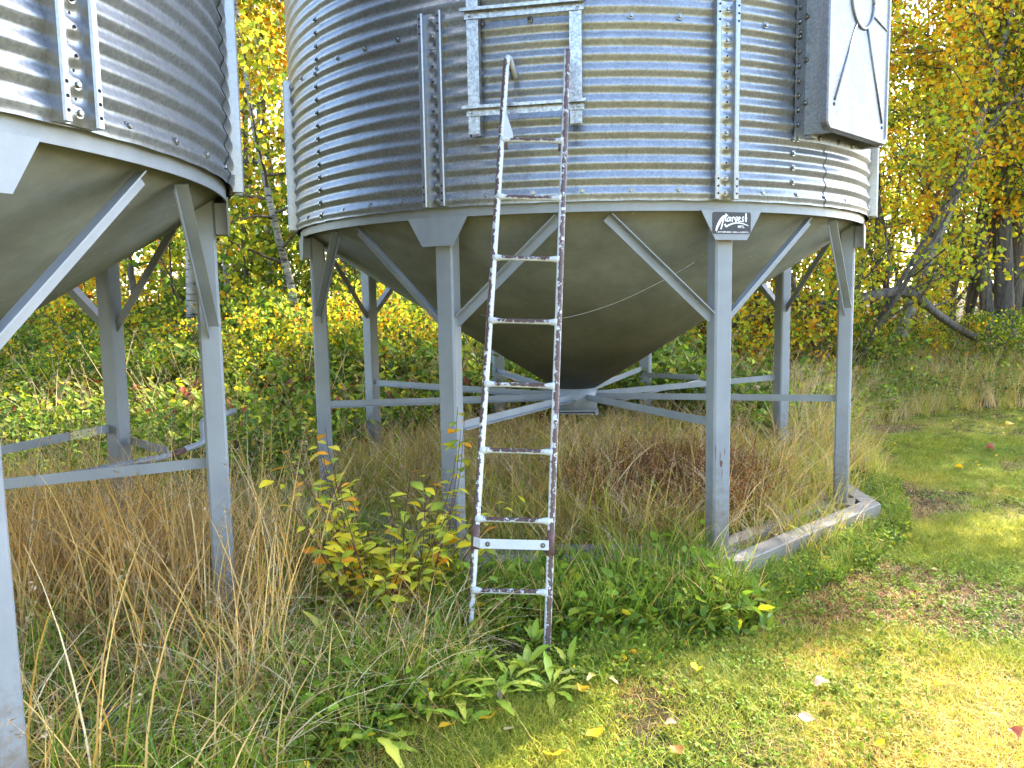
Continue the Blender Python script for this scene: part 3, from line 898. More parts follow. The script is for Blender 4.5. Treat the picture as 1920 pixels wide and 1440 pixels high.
def join_arrays(parts):
    Vs, Qs, Cs, Ms = [], [], [], []; off = 0
    for V, Q, c, m in parts:
        Vs.append(V); Qs.append(Q + off); off += len(V)
        Cs.append(np.broadcast_to(c, (len(V), 3))); Ms.append(np.full(len(Q), m))
    return np.concatenate(Vs), np.concatenate(Qs), np.concatenate(Cs), np.concatenate(Ms)

def wander(rg, p0, d0, length, n, curl, lift=0.0):
    P = [np.array(p0, float)]; d = np.array(d0, float); d /= np.linalg.norm(d)
    for i in range(n):
        d = d + rg.normal(0, curl, 3); d[2] += lift; d /= np.linalg.norm(d)
        P.append(P[-1] + d * length / n)
    return np.array(P)

def tree_meshes(seed, H, r0, crown0, spread, nleaf, lsize, pal, bark, stems=1, fan=0.1, limb_n=20, curl=0.06, lift=0.04, hexa=True, droop=False, straggle=10):
    rg = np.random.default_rng(seed)
    tp, tr, twp, twr, lc = [], [], [], [], []
    for s in range(stems):
        az = 2 * math.pi * (s + rg.uniform(-.3, .3)) / max(stems, 1)
        off = np.array([math.cos(az), math.sin(az), 0]) * (0.0 if stems == 1 else rg.uniform(0.08, 0.35))
        d = np.array([math.cos(az) * fan, math.sin(az) * fan, 1.0])
        h = H * (1 if stems == 1 else rg.uniform(0.65, 1.0))
        P = wander(rg, off + [0, 0, -0.15], d, h, 14, curl * 0.6, 0.02)
        if stems == 1: P[:, :2] -= np.linspace(0, 1, 15)[:, None] * P[-1, :2] * 0.9
        r = r0 * (1 if stems == 1 else rg.uniform(0.55, 1)) * (1 - np.linspace(0, 1, 15) ** 0.9 * 0.9)
        r[0] *= 1.25
        tp.append(P); tr.append(r)
        nl = max(4, limb_n // stems)
        for k in range(nl):
            u = crown0 + (0.97 - crown0) * ((k + rg.uniform(0, 0.9)) / nl)
            x = u * 14; i = int(x); p = P[i] + (P[min(i + 1, 14)] - P[i]) * (x - i); rr = r[i]
            a = k * 2.4 + rg.uniform(-.5, .5) + seed
            prof = math.sin(math.pi * min(1, max(0.12, 0.15 + 0.85 * (u - crown0) / (1 - crown0)))) ** 0.7
            Ln = spread * (0.45 + 0.55 * prof) * rg.uniform(0.65, 1.15)
            dd = np.array([math.cos(a), math.sin(a), rg.uniform(0.15, 0.75)])
            Lp = wander(rg, p, dd, Ln, 6, 0.16, lift)
            twp.append(Lp); twr.append(np.linspace(min(rr * 0.5, 0.035), 0.005, 7))
            for j in range(7):
                q = rg.uniform(0.25, 1.0); xi = q * 6; ii = min(5, int(xi)); tpnt = Lp[ii] + (Lp[ii + 1] - Lp[ii]) * (xi - ii)
                dn = Lp[ii + 1] - Lp[ii]; dn = dn / np.linalg.norm(dn) + rg.normal(0, 0.7, 3); 
                if droop: dn[2] -= 0.5
                tl = Ln * rg.uniform(0.18, 0.42)
                T = wander(rg, tpnt, dn, tl, 3, 0.2, -0.03)
                twp.append(T); twr.append(np.linspace(0.006, 0.002, 4))
                m = rg.poisson(nleaf / (limb_n * 7))
                if m:
                    q2 = rg.uniform(0.1, 1.05, m) * 3; i2 = np.minimum(2, q2.astype(int))
                    c = T[i2] + (T[i2 + 1] - T[i2]) * (q2 - i2)[:, None]
                    lc.append(c + rg.normal(0, 0.10, (m, 3)) * (1 + tl))
        for k in range(straggle):   # short bare shoots low on the stem
            x = rg.uniform(0.05, max(0.1, crown0)) * 14; i = int(x); a = rg.uniform(0, 6.28)
            T = wander(rg, P[i], [math.cos(a), math.sin(a), rg.uniform(-.2, .5)], rg.uniform(0.3, 1.0), 4, 0.2)
            twp.append(T); twr.append(np.linspace(0.008, 0.002, 5))
    V, Q = tube_arrays(tp, tr, 9)
    trunk = np_mesh('trunk', V, Q, (1, 1, 1), [bark], smooth=True)
    lc = np.concatenate(lc)
    cols = pick_cols(rg, len(lc), pal)
    z01 = np.clip((lc[:, 2] - H * 0.3) / (H * 0.7), 0, 1)[:, None]
    lv, lq, lcol = leaf_arrays(rg, lc, lsize, cols, hexa=hexa)
    tv, tq = tube_arrays(twp, twr, 4)
    V, Q, Cc, Mi = join_arrays([(lv, lq, lcol, 0), (tv, tq, (1, 1, 1), 1)])
    crown = np_mesh('crown', V, Q, Cc, [M_LEAF, M_TWIG], Mi)
    return trunk, crown

PY = [(Y_, 4), (GOLD, 3.5), (LIME, 1.5), (ORG, 1.2), (BRN, .4)]
PL = [(LIME, 5), (Y_, 3), (OLIVE, 2), (GOLD, .7), (GREEN, .8)]
PO = [(ORG, 4), (GOLD, 4), (Y_, 2), (BRN, .5)]
PM = [(Y_, 4), (LIME, 6), (OLIVE, 2.5), (GOLD, .9), (GREEN, 1.0), (BRN, .2)]
ASPEN_Y = tree_meshes(1, 10.5, 0.115, 0.42, 1.9, 5200, 0.09, PY, M_BIRCH, limb_n=30, curl=0.03)
ASPEN_Y2 = tree_meshes(2, 10.0, 0.13, 0.30, 2.1, 5600, 0.09, PY, M_BIRCH, limb_n=30, curl=0.10)
ASPEN_L = tree_meshes(3, 8.5, 0.085, 0.30, 1.8, 5200, 0.09, PL, M_BIRCH, limb_n=28, curl=0.09)
ASPEN_O = tree_meshes(4, 12.0, 0.12, 0.34, 2.1, 4800, 0.09, PO, M_BIRCH, limb_n=30, curl=0.08)
TALL_T = tree_meshes(10, 15.0, 0.17, 0.36, 2.2, 9000, 0.10, PM, M_BARK, limb_n=40, curl=0.05)
DARK_T = tree_meshes(5, 9.5, 0.13, 0.30, 2.2, 4200, 0.09, PM, M_BARK, limb_n=28, curl=0.10)
WILLOW = tree_meshes(6, 7.0, 0.07, 0.20, 1.7, 6600, 0.075, PM, M_BARK, stems=9, fan=0.42, limb_n=54, curl=0.10, lift=0.05)
WILLOW2 = tree_meshes(7, 7.0, 0.07, 0.18, 1.8, 6600, 0.075, PL + [(GOLD, 1)], M_BARK, stems=7, fan=0.5, limb_n=49, curl=0.12, lift=0.02)
BUSHY = tree_meshes(8, 3.4, 0.022, 0.10, 0.9, 3600, 0.085, [(LIME, 4), (GREEN, 3.5), ((0.19, 0.29, 0.025), 4), (OLIVE, 2), (Y_, 1.2), (GOLD, .3)], M_TWIG, stems=8, fan=0.35, limb_n=40, curl=0.12, straggle=2)
BUSHY_Y = tree_meshes(9, 3.0, 0.022, 0.08, 0.9, 3400, 0.08, PY + [(LIME, 6), (OLIVE, 2), (GREEN, 1)], M_TWIG, stems=8, fan=0.4, limb_n=40, curl=0.12, straggle=2)

def tree(kind, px, Y, rz, s, label, group=None, name='aspen_tree', cat='tree', lean=(0, 0), sz=None):
    x = (px - 960) / 1479.5 * Y * 1.0
    t = empty(name, (x, Y, gz1(x, Y) - 0.05), rz)
    t.rotation_euler = (lean[0], lean[1], rz)
    t.scale = (s, s, (sz or s))
    tag(t, label, cat, group)
    add('trunk', kind[0], t); add('crown', kind[1], t)
    return t
def where(px):
    if px < 0 or px > 1920: return 'past the picture edge'
    if px < 430: return 'seen under the cut off bin'
    if px < 560: return 'in the gap between both bins'
    if px < 1000: return 'behind the bin with the ladder'
    if px < 1400: return 'seen right of the hopper tip'
    if px < 1640: return 'behind the last bin legs'
    return 'at the far side of the lawn'
def look(kd):
    return {id(ASPEN_Y): 'tall golden aspen', id(ASPEN_Y2): 'spreading golden aspen', id(ASPEN_L): 'lime green aspen', id(ASPEN_O): 'orange aspen', id(DARK_T): 'dark barked tree', id(WILLOW2): 'many stemmed willow'}[id(kd)]
G1 = 'aspens of the wood behind the bins'
LBL1 = 'tall autumn tree among many in the wood behind the bins'
# trunks one can point at
tree(ASPEN_Y, 360, 11.6, 0.4, 0.90, 'thick straight white aspen trunk seen behind the legs of the cut off bin')
tree(ASPEN_L, 596, 11.4, 0.0, 0.92, 'leaning white aspen beside the edge of the bin with the ladder', lean=(0.0, -0.12))
tree(ASPEN_O, 492, 18.5, 1.0, 0.95, 'slender orange aspen rising in the gap between both bins', name='orange_aspen')
tree(DARK_T, 450, 16.0, 0.0, 0.8, 'dark barked tree low in the gap between both bins', name='dark_tree')
tree(ASPEN_Y2, 690, 12.5, 4.0, 0.7, 'yellow aspen directly behind the rear legs under the hopper cone')
tree(ASPEN_L, 778, 14.5, 5.0, 0.8, 'pale trunk of the pair showing under the hopper cone')
tree(DARK_T, 794, 14.9, 2.0, 0.75, 'dark trunk of the pair showing under the hopper cone', name='dark_tree')
tree(ASPEN_Y, 130, 19.5, 2.0, 1.0, 'thin aspen trunk furthest back under the cut off bin')
tree(ASPEN_Y2, 96, 21.5, 1.0, 1.0, 'thin pale aspen at the back beside another thin one under the cut off bin')
# slim bare stems: their leaves are all above the picture
POLE = tree_meshes(21, 9.0, 0.075, 0.62, 1.5, 2600, 0.09, PY, M_BIRCH, limb_n=16, curl=0.035, straggle=16)
POLE_D = tree_meshes(22, 8.5, 0.07, 0.60, 1.5, 2600, 0.09, PY, M_BARK, limb_n=16, curl=0.05, straggle=22)
for i, (px, Y, kd, s) in enumerate(((35, 14.0, POLE_D, 1), (75, 13.2, POLE, .9), (270, 13.4, POLE_D, 1), (318, 15.5, POLE, 1.1), (408, 13.8, POLE_D, .9), (440, 12.9, POLE, .9), (470, 14.6, POLE_D, 1.2), (508, 13.6, POLE, .85), (548, 15.4, POLE_D, 1.1),
        (612, 13.3, POLE, 1), (640, 14.4, POLE_D, 1), (668, 12.4, POLE_D, 1.1), (722, 13.6, POLE, .9), (760, 13.0, POLE_D, .8), (1345, 13.6, POLE_D, 1), (1400, 14.6, POLE, 1), (1450, 13.4, POLE_D, 1.1), (1655, 14.5, POLE_D, 1), (1810, 13.8, POLE_D, 1), (1728, 15.0, POLE, .9))):
    bx_ = kd is POLE
    tree(kd, px, Y, i * 2.1, s, ('slim pale stem among the leaves ' if bx_ else 'slim dark stem among the leaves ') + where(px), 'slim pale stems of the wood' if bx_ else 'slim dark stems of the wood', name='pole_tree')
# right side
tree(WILLOW, 1545, 12.2, 0.3, 1.0, 'multi stemmed willow with fanning dark stems behind the last bin leg', name='willow_tree')
tree(WILLOW2, 1760, 14.2, 1.9, 1.05, 'broad willow with low yellow green boughs beyond the lawn', name='willow_tree')
tree(ASPEN_Y2, 1668, 12.6, 0.0, 0.80, 'leaning birch with black and white bark behind the bent dark limb', name='birch_tree', lean=(0.0, 0.26))
tree(DARK_T, 1268, 12.6, 3.0, 0.85, 'rough dark trunk holding the bent limb beneath the hopper', name='dark_tree')
for i, (px, Y, s, lb) in enumerate(((1868, 13.0, 0.95, 'first grey trunk of the clump, next to the willows beyond the lawn'), (1893, 13.2, 1.05, 'middle grey trunk of the clump of three beyond the lawn'), (1922, 13.0, 1.1, 'grey trunk of the clump cut by the picture edge beyond the lawn'))):
    tree((DARK_T, TALL_T, DARK_T)[i], px, Y, 1.3 * i, (0.95, 1.0, 0.95)[i], lb, 'clump of grey trunks by the lawn', name='grey_trunk_tree')
tree(WILLOW, 1960, 15.5, 2.2, 1.3, 'tall willow behind the tight clump of grey trunks', name='willow_tree')
tree(WILLOW2, 1650, 17.5, 4.0, 1.25, 'tall willow standing behind the leaning birch', name='willow_tree')
# trees further right, just out of the picture: their shade lies over the lawn
for i, (x, Y, k, s) in enumerate(((9.3, 14.6, TALL_T, 1.0), (8.8, 12.4, ASPEN_L, 1.15), (11.0, 17.2, TALL_T, 1.0), (12.0, 19.0, TALL_T, 1.05))):
    tree(k, 960 + 1479.5 * x / Y, Y, i * 1.7, s, 'tree of the row at the far side of the lawn, past the picture edge', 'trees along the lawn past the picture edge')
# the wood behind
kinds = [ASPEN_Y, ASPEN_Y2, ASPEN_L, ASPEN_O, DARK_T, WILLOW2]
rg = np.random.default_rng(77)
k = 0
for Y, n in ((17.5, 8), (22, 9), (28, 10), (36, 12)):
    for i in range(n):
        px = -650 + (2750 + 0) * (i + rg.uniform(0.1, 0.9)) / n
        if 405 < px < 520 and Y < 20: continue
        kd = kinds[(k * 5 + i) % len(kinds)]
        if px > 1500 and kd is ASPEN_O: kd = ASPEN_L
        tree(kd, px, Y + rg.uniform(-1.5, 1.5), rg.uniform(0, 6.28), rg.uniform(0.85, 1.15) * (1.35 if kd is WILLOW2 else 1.0), look(kd) + ' deep in the wood ' + where(px), G1)
        k += 1
# young bushy growth at the foot of the wood
G2 = 'bushy young trees along the edge of the wood'
for i, (px, Y, s, kd) in enumerate(((40, 10.8, 0.55, BUSHY), (-120, 11.5, 0.8, BUSHY_Y), (165, 12.4, 0.62, BUSHY_Y), (290, 12.8, 0.62, BUSHY), (430, 12.4, 0.62, BUSHY), (490, 10.6, 0.42, BUSHY), (640, 11.0, 0.66, BUSHY_Y),
        (660, 13.0, 0.9, BUSHY), (730, 12.2, 0.75, BUSHY), (850, 12.5, 0.6, BUSHY_Y), (900, 13.5, 0.7, BUSHY), (1130, 12.5, 0.6, BUSHY_Y), (1330, 12.0, 0.8, BUSHY_Y), (1420, 12.8, 1.0, BUSHY_Y), (1500, 11.6, 0.85, BUSHY_Y),
        (1610, 12.0, 0.6, BUSHY), (1240, 13.8, 0.95, BUSHY), (525, 14.6, 1.3, BUSHY), (448, 13.4, 1.45, BUSHY), (400, 14.8, 1.0, BUSHY_Y), (240, 14.5, 1.2, BUSHY_Y), (60, 14.8, 1.2, BUSHY_Y), (1860, 12.4, 0.5, BUSHY), (1720, 12.8, 0.55, BUSHY_Y),
        (-60, 9.6, 0.50, BUSHY), (20, 9.2, 0.45, BUSHY), (95, 9.9, 0.52, BUSHY_Y), (150, 9.4, 0.48, BUSHY), (285, 9.6, 0.50, BUSHY), (330, 10.4, 0.56, BUSHY_Y), (395, 9.8, 0.50, BUSHY), (455, 9.4, 0.46, BUSHY), (520, 9.9, 0.60, BUSHY_Y), (550, 10.8, 0.75, BUSHY),
        (620, 9.8, 0.58, BUSHY), (655, 10.4, 0.70, BUSHY_Y), (735, 10.2, 0.60, BUSHY_Y), (760, 11.4, 0.72, BUSHY), (880, 10.8, 0.55, BUSHY_Y), (925, 11.6, 0.6, BUSHY), (1180, 11.2, 0.5, BUSHY_Y), (1290, 10.9, 0.55, BUSHY_Y), (1410, 11.0, 0.65, BUSHY_Y), (210, 11.2, 0.68, BUSHY_Y), (120, 11.6, 0.72, BUSHY), (30, 12.2, 0.85, BUSHY_Y))):
    tree(kd, px, Y, i * 1.1, s, ('green' if kd is BUSHY else 'yellow') + (' waist high' if s < 0.54 else ' head high' if s < 0.74 else ' tall') + ' bushy sapling ' + where(px), G2, name='bushy_sapling', cat='sapling')

# bent dark limb lying across in front of the stems
def bent_limb():
    pix = [(1258, 652), (1300, 616), (1400, 600), (1500, 583), (1600, 563), (1660, 548), (1703, 544), (1740, 578), (1790, 612), (1828, 632)]
    f = 1479.5
    P = []
    for i, (a, c) in enumerate(pix):
        Y = 12.1 - 0.9 * math.sin(i / 9 * math.pi) + 0.05 * i
        P.append(((a - 960 - (c - 720) * 0.0176) / f * Y, Y, CAM_H - (c + (a - 960) * 0.0176 - 561) / f * Y * 1.005))
    base = Vector(P[-1]); base.z = gz1(base.x, base.y)
    t = empty('bent_limb', base)
    tag(t, 'thick dark broken limb bent down to the grass behind the last bin leg', 'tree limb')
    P = [Vector(p) - base for p in P]
    S = []
    for i in range(len(P) - 1):
        for q in range(3): S.append(P[i].lerp(P[i + 1], q / 3))
    S.append(P[-1])
    for it in range(2):
        S = [S[0]] + [(S[i - 1] + S[i] * 2 + S[i + 1]) / 4 for i in range(1, len(S) - 1)] + [S[-1]]
    n = len(S)
    b = MB(); b.tube(S, [0.045 + 0.035 * math.sin(min(1, i / n + 0.15) * math.pi * 0.9) + rnd.uniform(-.004, .004) for i in range(n)], 9)
    add('limb', b.mesh('limb', M_BARK), t)
    b = MB()
    for i0, d, l in ((17, (0.7, 0.1, 0.30), 1.0), (18, (0.9, -0.1, 0.25), 0.7), (15, (0.3, 0.1, 0.9), 1.3), (9, (0.4, -.1, 0.8), 0.9), (21, (0.6, 0.2, 0.5), 0.6)):
        rgb = np.random.default_rng(i0)
        W = wander(rgb, S[i0], d, l, 6, 0.14)
        b.tube([tuple(p) for p in W], list(np.linspace(0.022, 0.004, 7)), 5)
    add('side_twig', b.mesh('side_twig', M_TWIG), t)
bent_limb()

# ------------------------------------------------------------------ scatter (only for what nobody could count)
def scatter(name, label, pts, rz, scl, idx, meshes, tilt=None):
    coll = bpy.data.collections.new(name + '_sources')
    for i, me in enumerate(meshes):
        coll.objects.link(bpy.data.objects.new('%s_source_%02d' % (name, i), me))
    me = bpy.data.meshes.new(name)
    n = len(pts)
    me.vertices.add(n); me.vertices.foreach_set('co', np.asarray(pts, np.float32).ravel())
    rot = np.zeros((n, 3), np.float32); rot[:, 2] = rz
    if tilt is not None: rot[:, :2] = tilt
    a = me.attributes.new('rot', 'FLOAT_VECTOR', 'POINT'); a.data.foreach_set('vector', rot.ravel())
    a = me.attributes.new('scl', 'FLOAT', 'POINT'); a.data.foreach_set('value', np.asarray(scl, np.float32))
    a = me.attributes.new('idx', 'INT', 'POINT'); a.data.foreach_set('value', np.asarray(idx, np.int32))
    o = add(name, me)
    ng = bpy.data.node_groups.new(name, 'GeometryNodeTree')
    ng.interface.new_socket('Geometry', in_out='INPUT', socket_type='NodeSocketGeometry')
    ng.interface.new_socket('Geometry', in_out='OUTPUT', socket_type='NodeSocketGeometry')
    gi = ng.nodes.new('NodeGroupInput'); go = ng.nodes.new('NodeGroupOutput')
    ip = ng.nodes.new('GeometryNodeInstanceOnPoints'); ci = ng.nodes.new('GeometryNodeCollectionInfo')
    ci.inputs['Collection'].default_value = coll; ci.inputs['Separate Children'].default_value = True; ci.inputs['Reset Children'].default_value = True
    def na(nm, ty):
        x = ng.nodes.new('GeometryNodeInputNamedAttribute'); x.data_type = ty; x.inputs['Name'].default_value = nm
        return [s for s in x.outputs if s.enabled][0]
    e = ng.nodes.new('FunctionNodeEulerToRotation')
    L = ng.links.new
    L(gi.outputs[0], ip.inputs['Points']); L(ci.outputs[0], ip.inputs['Instance'])
    ip.inputs['Pick Instance'].default_value = True
    L(na('idx', 'INT'), ip.inputs['Instance Index'])
    L(na('rot', 'FLOAT_VECTOR'), e.inputs[0]); L(e.outputs[0], ip.inputs['Rotation'])
    L(na('scl', 'FLOAT'), ip.inputs['Scale']); L(ip.outputs[0], go.inputs[0])
    md = o.modifiers.new('scatter', 'NODES'); md.node_group = ng
    tag(o, label, kind='stuff')
    return o

def blades(seed, n, rad, h0, h1, wid, bend, pal, mat, segs=4, lean=0.25, head=0, headcol=(0.4, 0.3, 0.18)):
    """a tuft of bent tapering grass blades; head = share of stalks that carry a seed head"""
    rg = np.random.default_rng(seed)
    cols = pick_cols(rg, n, pal)
    a = rg.uniform(0, 2 * math.pi, n); r = rad * np.sqrt(rg.uniform(0, 1, n))
    base = np.stack([r * np.cos(a), r * np.sin(a), np.full(n, -0.01)], 1)
    h = rg.uniform(h0, h1, n); az = rg.uniform(0, 2 * math.pi, n)
    d = np.stack([np.cos(az), np.sin(az), np.zeros(n)], 1); sd = np.stack([-np.sin(az), np.cos(az), np.zeros(n)], 1)
    tw = rg.uniform(0, 2 * math.pi, n)
    sd2 = sd * np.cos(tw)[:, None] + d * np.sin(tw)[:, None]
    ln = rg.uniform(0, lean, n); bd = np.abs(rg.normal(0, bend, n))
    t = np.linspace(0, 1, segs + 1)
    out = ln[:, None] * t + bd[:, None] * t ** 2.2
    up = t[None] - 0.42 * bd[:, None] * t ** 3
    P = base[:, None] + (d[:, None] * out[..., None] + np.array([0, 0, 1.0]) * up[..., None]) * h[:, None, None]
    wv = wid * (1 - t ** 1.6 * 0.88)
    A = P + sd2[:, None] * wv[None, :, None] * 0.5; B = P - sd2[:, None] * wv[None, :, None] * 0.5
    V = np.stack([A, B], 2).reshape(n, -1, 3)
    m = 2 * (segs + 1)
    q = np.array([[2 * i, 2 * i + 1, 2 * i + 3, 2 * i + 2] for i in range(segs)])
    Q = (np.arange(n)[:, None, None] * m + q[None]).reshape(-1, 4)
    parts = [(V.reshape(-1, 3), Q, np.repeat(cols, m, 0), 0)]
    if head > 0:
        ids = np.where(rg.uniform(0, 1, n) < head)[0]
        cen = []; 
        for i in ids:
            tip = P[i, -1]; dr = P[i, -1] - P[i, -2]; dr /= np.linalg.norm(dr) + 1e-9
            k = rg.integers(10, 18)
            s = rg.uniform(-0.10, 0.03, k)
            cen.append(tip + dr * s[:, None] + rg.normal(0, 0.007, (k, 3)) + np.array([0, 0, -0.3]) * np.abs(rg.normal(0, 0.02, (k, 1))))
        if cen:
            cen = np.concatenate(cen)
            hv, hq, hc = leaf_arrays(rg, cen, 0.018, np.tile(np.array(headcol), (len(cen), 1)) * rg.uniform(.7, 1.3, (len(cen), 1)), aspect=0.35, hexa=False)
            parts.append((hv, hq, hc, 0))
    V, Q, Cc, Mi = join_arrays(parts)
    return np_mesh('tuft', V, Q, Cc, [mat], Mi)

def herb(seed, n, rad, hmin, hmax, lsz, pal, mat, aspect=0.5, stem=True, per=10, up=0.6):
    """a clump of leafy stems"""
    rg = np.random.default_rng(seed); pth = []; pr = []; cen = []
    for i in range(n):
        a = rg.uniform(0, 6.28); r = rad * math.sqrt(rg.uniform()); h = rg.uniform(hmin, hmax)
        P = wander(rg, [r * math.cos(a), r * math.sin(a), 0], [0.3 * math.cos(a), 0.3 * math.sin(a), 1], h, 5, 0.09)
        pth.append(P); pr.append(np.linspace(0.0035, 0.0012, 6))
        m = rg.poisson(per); q = rg.uniform(0.25, 1.0, m) * 5; ii = np.minimum(4, q.astype(int))
        cen.append(P[ii] + (P[ii + 1] - P[ii]) * (q - ii)[:, None] + rg.normal(0, 0.5 * lsz, (m, 3)))
    cen = np.concatenate(cen); cols = pick_cols(rg, len(cen), pal)
    lv, lq, lc = leaf_arrays(rg, cen, lsz, cols, up=up, aspect=aspect)
    parts = [(lv, lq, lc, 0)]
    if stem:
        tv, tq = tube_arrays(pth, pr, 3); parts.append((tv, tq, (0.16, 0.08, 0.04), 0))
    V, Q, Cc, Mi = join_arrays(parts)
    return np_mesh('clump', V, Q, Cc, [mat], Mi)

STR1 = (0.72, 0.47, 0.16); STR2 = (0.66, 0.37, 0.09); STR3 = (0.78, 0.62, 0.36); STR4 = (0.34, 0.18, 0.07)
LG1 = (0.19, 0.29, 0.025); LG2 = (0.34, 0.38, 0.04); LG3 = (0.50, 0.45, 0.07); LG4 = (0.09, 0.16, 0.02)
LL1 = (0.24, 0.32, 0.04); LL2 = (0.37, 0.40, 0.05); LL3 = (0.50, 0.46, 0.10); LL4 = (0.13, 0.21, 0.03)
noise_c = [np.random.default_rng(5).uniform(-1, 1, (12, 3)), np.random.default_rng(6).uniform(0, 6.28, 12)]
def nz2(x, y, f):
    """cheap smooth noise in 0..1"""
    s = 0
    for i in range(12):
        k = noise_c[0][i]; s = s + np.sin((x * k[0] + y * k[1]) * f * 2.2 + noise_c[1][i] * (1 + i * 0.37))
    return 0.5 + s / 9.0
def lawn_edge(x):
    """y of the line between the mown lawn (nearer) and the rough growth"""
    return np.interp(x, [-3, -1.0, -0.75, -0.35, 0.3, 0.9, 1.4, 2.2, 2.75, 3.1, 3.5, 4.3, 6, 9, 20], [1.0, 1.6, 2.75, 3.12, 3.30, 3.75, 4.15, 4.8, 5.5, 6.3, 7.6, 9.6, 10.6, 11.0, 11.5])
def rad1(x, y): return np.hypot(x - 0.537, y - 6.603)
def in_view(x, y, m=0.35):
    return (y > 1.6) & (np.abs(x) < y * 0.68 + m)
def dice(seed, n, x0, x1, y0, y1, dens):
    rg = np.random.default_rng(seed)
    x = rg.uniform(x0, x1, n); y = rg.uniform(y0, y1, n)
    ok = (rg.uniform(0, 1, n) < dens(x, y)) & in_view(x, y)
    x, y = x[ok], y[ok]
    return rg, x, y, np.stack([x, y, gz(x, y)], 1)
def legclear(x, y):
    ok = np.ones(len(x), bool)
    for cx, cy, ph in ((0.537, 6.603, 19.2), (-3.394, 3.072, 109.56)):
        for k in range(8):
            a = R_(ph + 45 * k); ok &= np.hypot(x - cx - 2.08 * math.sin(a), y - cy + 2.08 * math.cos(a)) > 0.09
        r = np.hypot(x - cx, y - cy); th = np.arctan2(x - cx, -(y - cy)) - R_(ph)
        ap = r * np.cos((th + math.pi / 8) % (math.pi / 4) - math.pi / 8) if False else r * np.cos(((th % (math.pi / 4)) - math.pi / 8))
        if cy > 5:
            ok &= ~((ap > 2.03) & (ap < 2.18)); ok &= ~((ap > 1.82) & (ap < 1.925))
    return ok

# mown lawn
lawn_src = [blades(20 + i, 46, 0.07, 0.02, 0.055, 0.0036, 0.5, [(LL1, 3), (LL2, 3), (LL4, 1.2), (LL3, 1.5)], M_LAWN, 3, 0.9) for i in range(4)]
lawn_src += [blades(30 + i, 42, 0.075, 0.015, 0.045, 0.0032, 0.8, [(LL3, 4), (STR1, 1.0), (STR3, 1), (LL2, 3)], M_LAWN, 3, 1.3) for i in range(3)]
lawn_src += [blades(34 + i, 36, 0.08, 0.012, 0.035, 0.003, 1.0, [(STR1, 2), (STR4, 2), (STR3, 2), ((0.16, 0.10, 0.06), 2)], M_LAWN, 3, 2.2) for i in range(2)]
lawn_src += [herb(40 + i, 10, 0.07, 0.012, 0.03, 0.0135, [(LL1, 3), (LG1, 2), (LL4, 1)], M_LAWN, 0.85, False, 4, 1.2) for i in range(2)]
rg, x, y, P = dice(50, 90000, -1.6, 9, 1.9, 11.6, lambda x, y: np.where(y < lawn_edge(x) + 0.12, np.where(nz2(x, y, 1.6) > 0.30, 1.0, 0.4) * np.clip(1.45 - y * 0.10, 0.35, 1), 0))
ok = legclear(x, y); x, y, P = x[ok], y[ok], P[ok]
nn = nz2(x, y, 1.0) + rg.normal(0, 0.14, len(x))
edge = lawn_edge(x) - y
soil = (nz2(x + 3, y, 1.5) + rg.normal(0, 0.10, len(x)) + 0.35 * np.exp(-((edge - 0.3) / 0.35) ** 2) * (x > 0.4)) > 0.74
idx = np.where(soil, rg.integers(7, 9, len(x)), np.where(nn > 0.40, rg.integers(0, 4, len(x)), rg.integers(4, 7, len(x))))
idx = np.where((rg.uniform(0, 1, len(x)) < 0.20 * (nz2(x - 5, y, 1.3) > 0.48)), rg.integers(9, 11, len(x)), idx)
scatter('lawn_grass', 'short mown grass of the lawn', P, rg.uniform(0, 6.28, len(x)), rg.uniform(0.75, 1.35, len(x)), idx, lawn_src)

# taller green grass and small weeds between the lawn and the skid, round the ladder foot
green_src = [blades(60 + i, 22, 0.08, 0.10, 0.30, 0.0078, 0.45, [(LG1, 4), (LG2, 3), (LG4, 2), (STR1, .5)], M_UNDER, 4, 0.6) for i in range(4)]
green_src += [herb(66 + i, 7, 0.09, 0.05, 0.17, 0.050, [(LG1, 5), (LG2, 4), (GREEN, 2), (Y_, .15)], M_UNDER, 0.5, True, 8, 0.8) for i in range(3)]
def d_green(x, y):
    e = lawn_edge(x); b = (y > e - 0.12) & (y < e + 1.15) & (x > -1.0) & (x < 3.4) & (np.hypot((x + 0.68) / 0.38, (y - 3.75) / 0.42) > 1)
    return b * np.clip(1 - (y - e) / 1.5, 0.1, 1)
rg, x, y, P = dice(51, 12500, -1.0, 3.6, 2.4, 6.8, d_green)
ok = legclear(x, y); x, y, P = x[ok], y[ok], P[ok]
foot = (np.abs(x + 0.08) < 0.36) & (y > 3.05) & (y < 3.7)
gi = np.where(foot, rg.integers(4, 7, len(x)), np.where((x < -0.3) & (rg.uniform(0, 1, len(x)) < 0.35), rg.integers(4, 7, len(x)), rg.integers(0, 7, len(x))))
scatter('rough_grass', 'green rough grass and weeds round the ladder foot', P, rg.uniform(0, 6.28, len(x)), rg.uniform(0.5, 1.1, len(x)) * np.where(x > 1.2, 0.55, np.where(y > 3.75, 1.35, np.where(x < -0.42, 0.95, 0.50))) * np.where((np.abs(x + 0.08) < 0.34) & (y > 3.1) & (y < 3.68), 0.62, 1.0), gi, green_src)

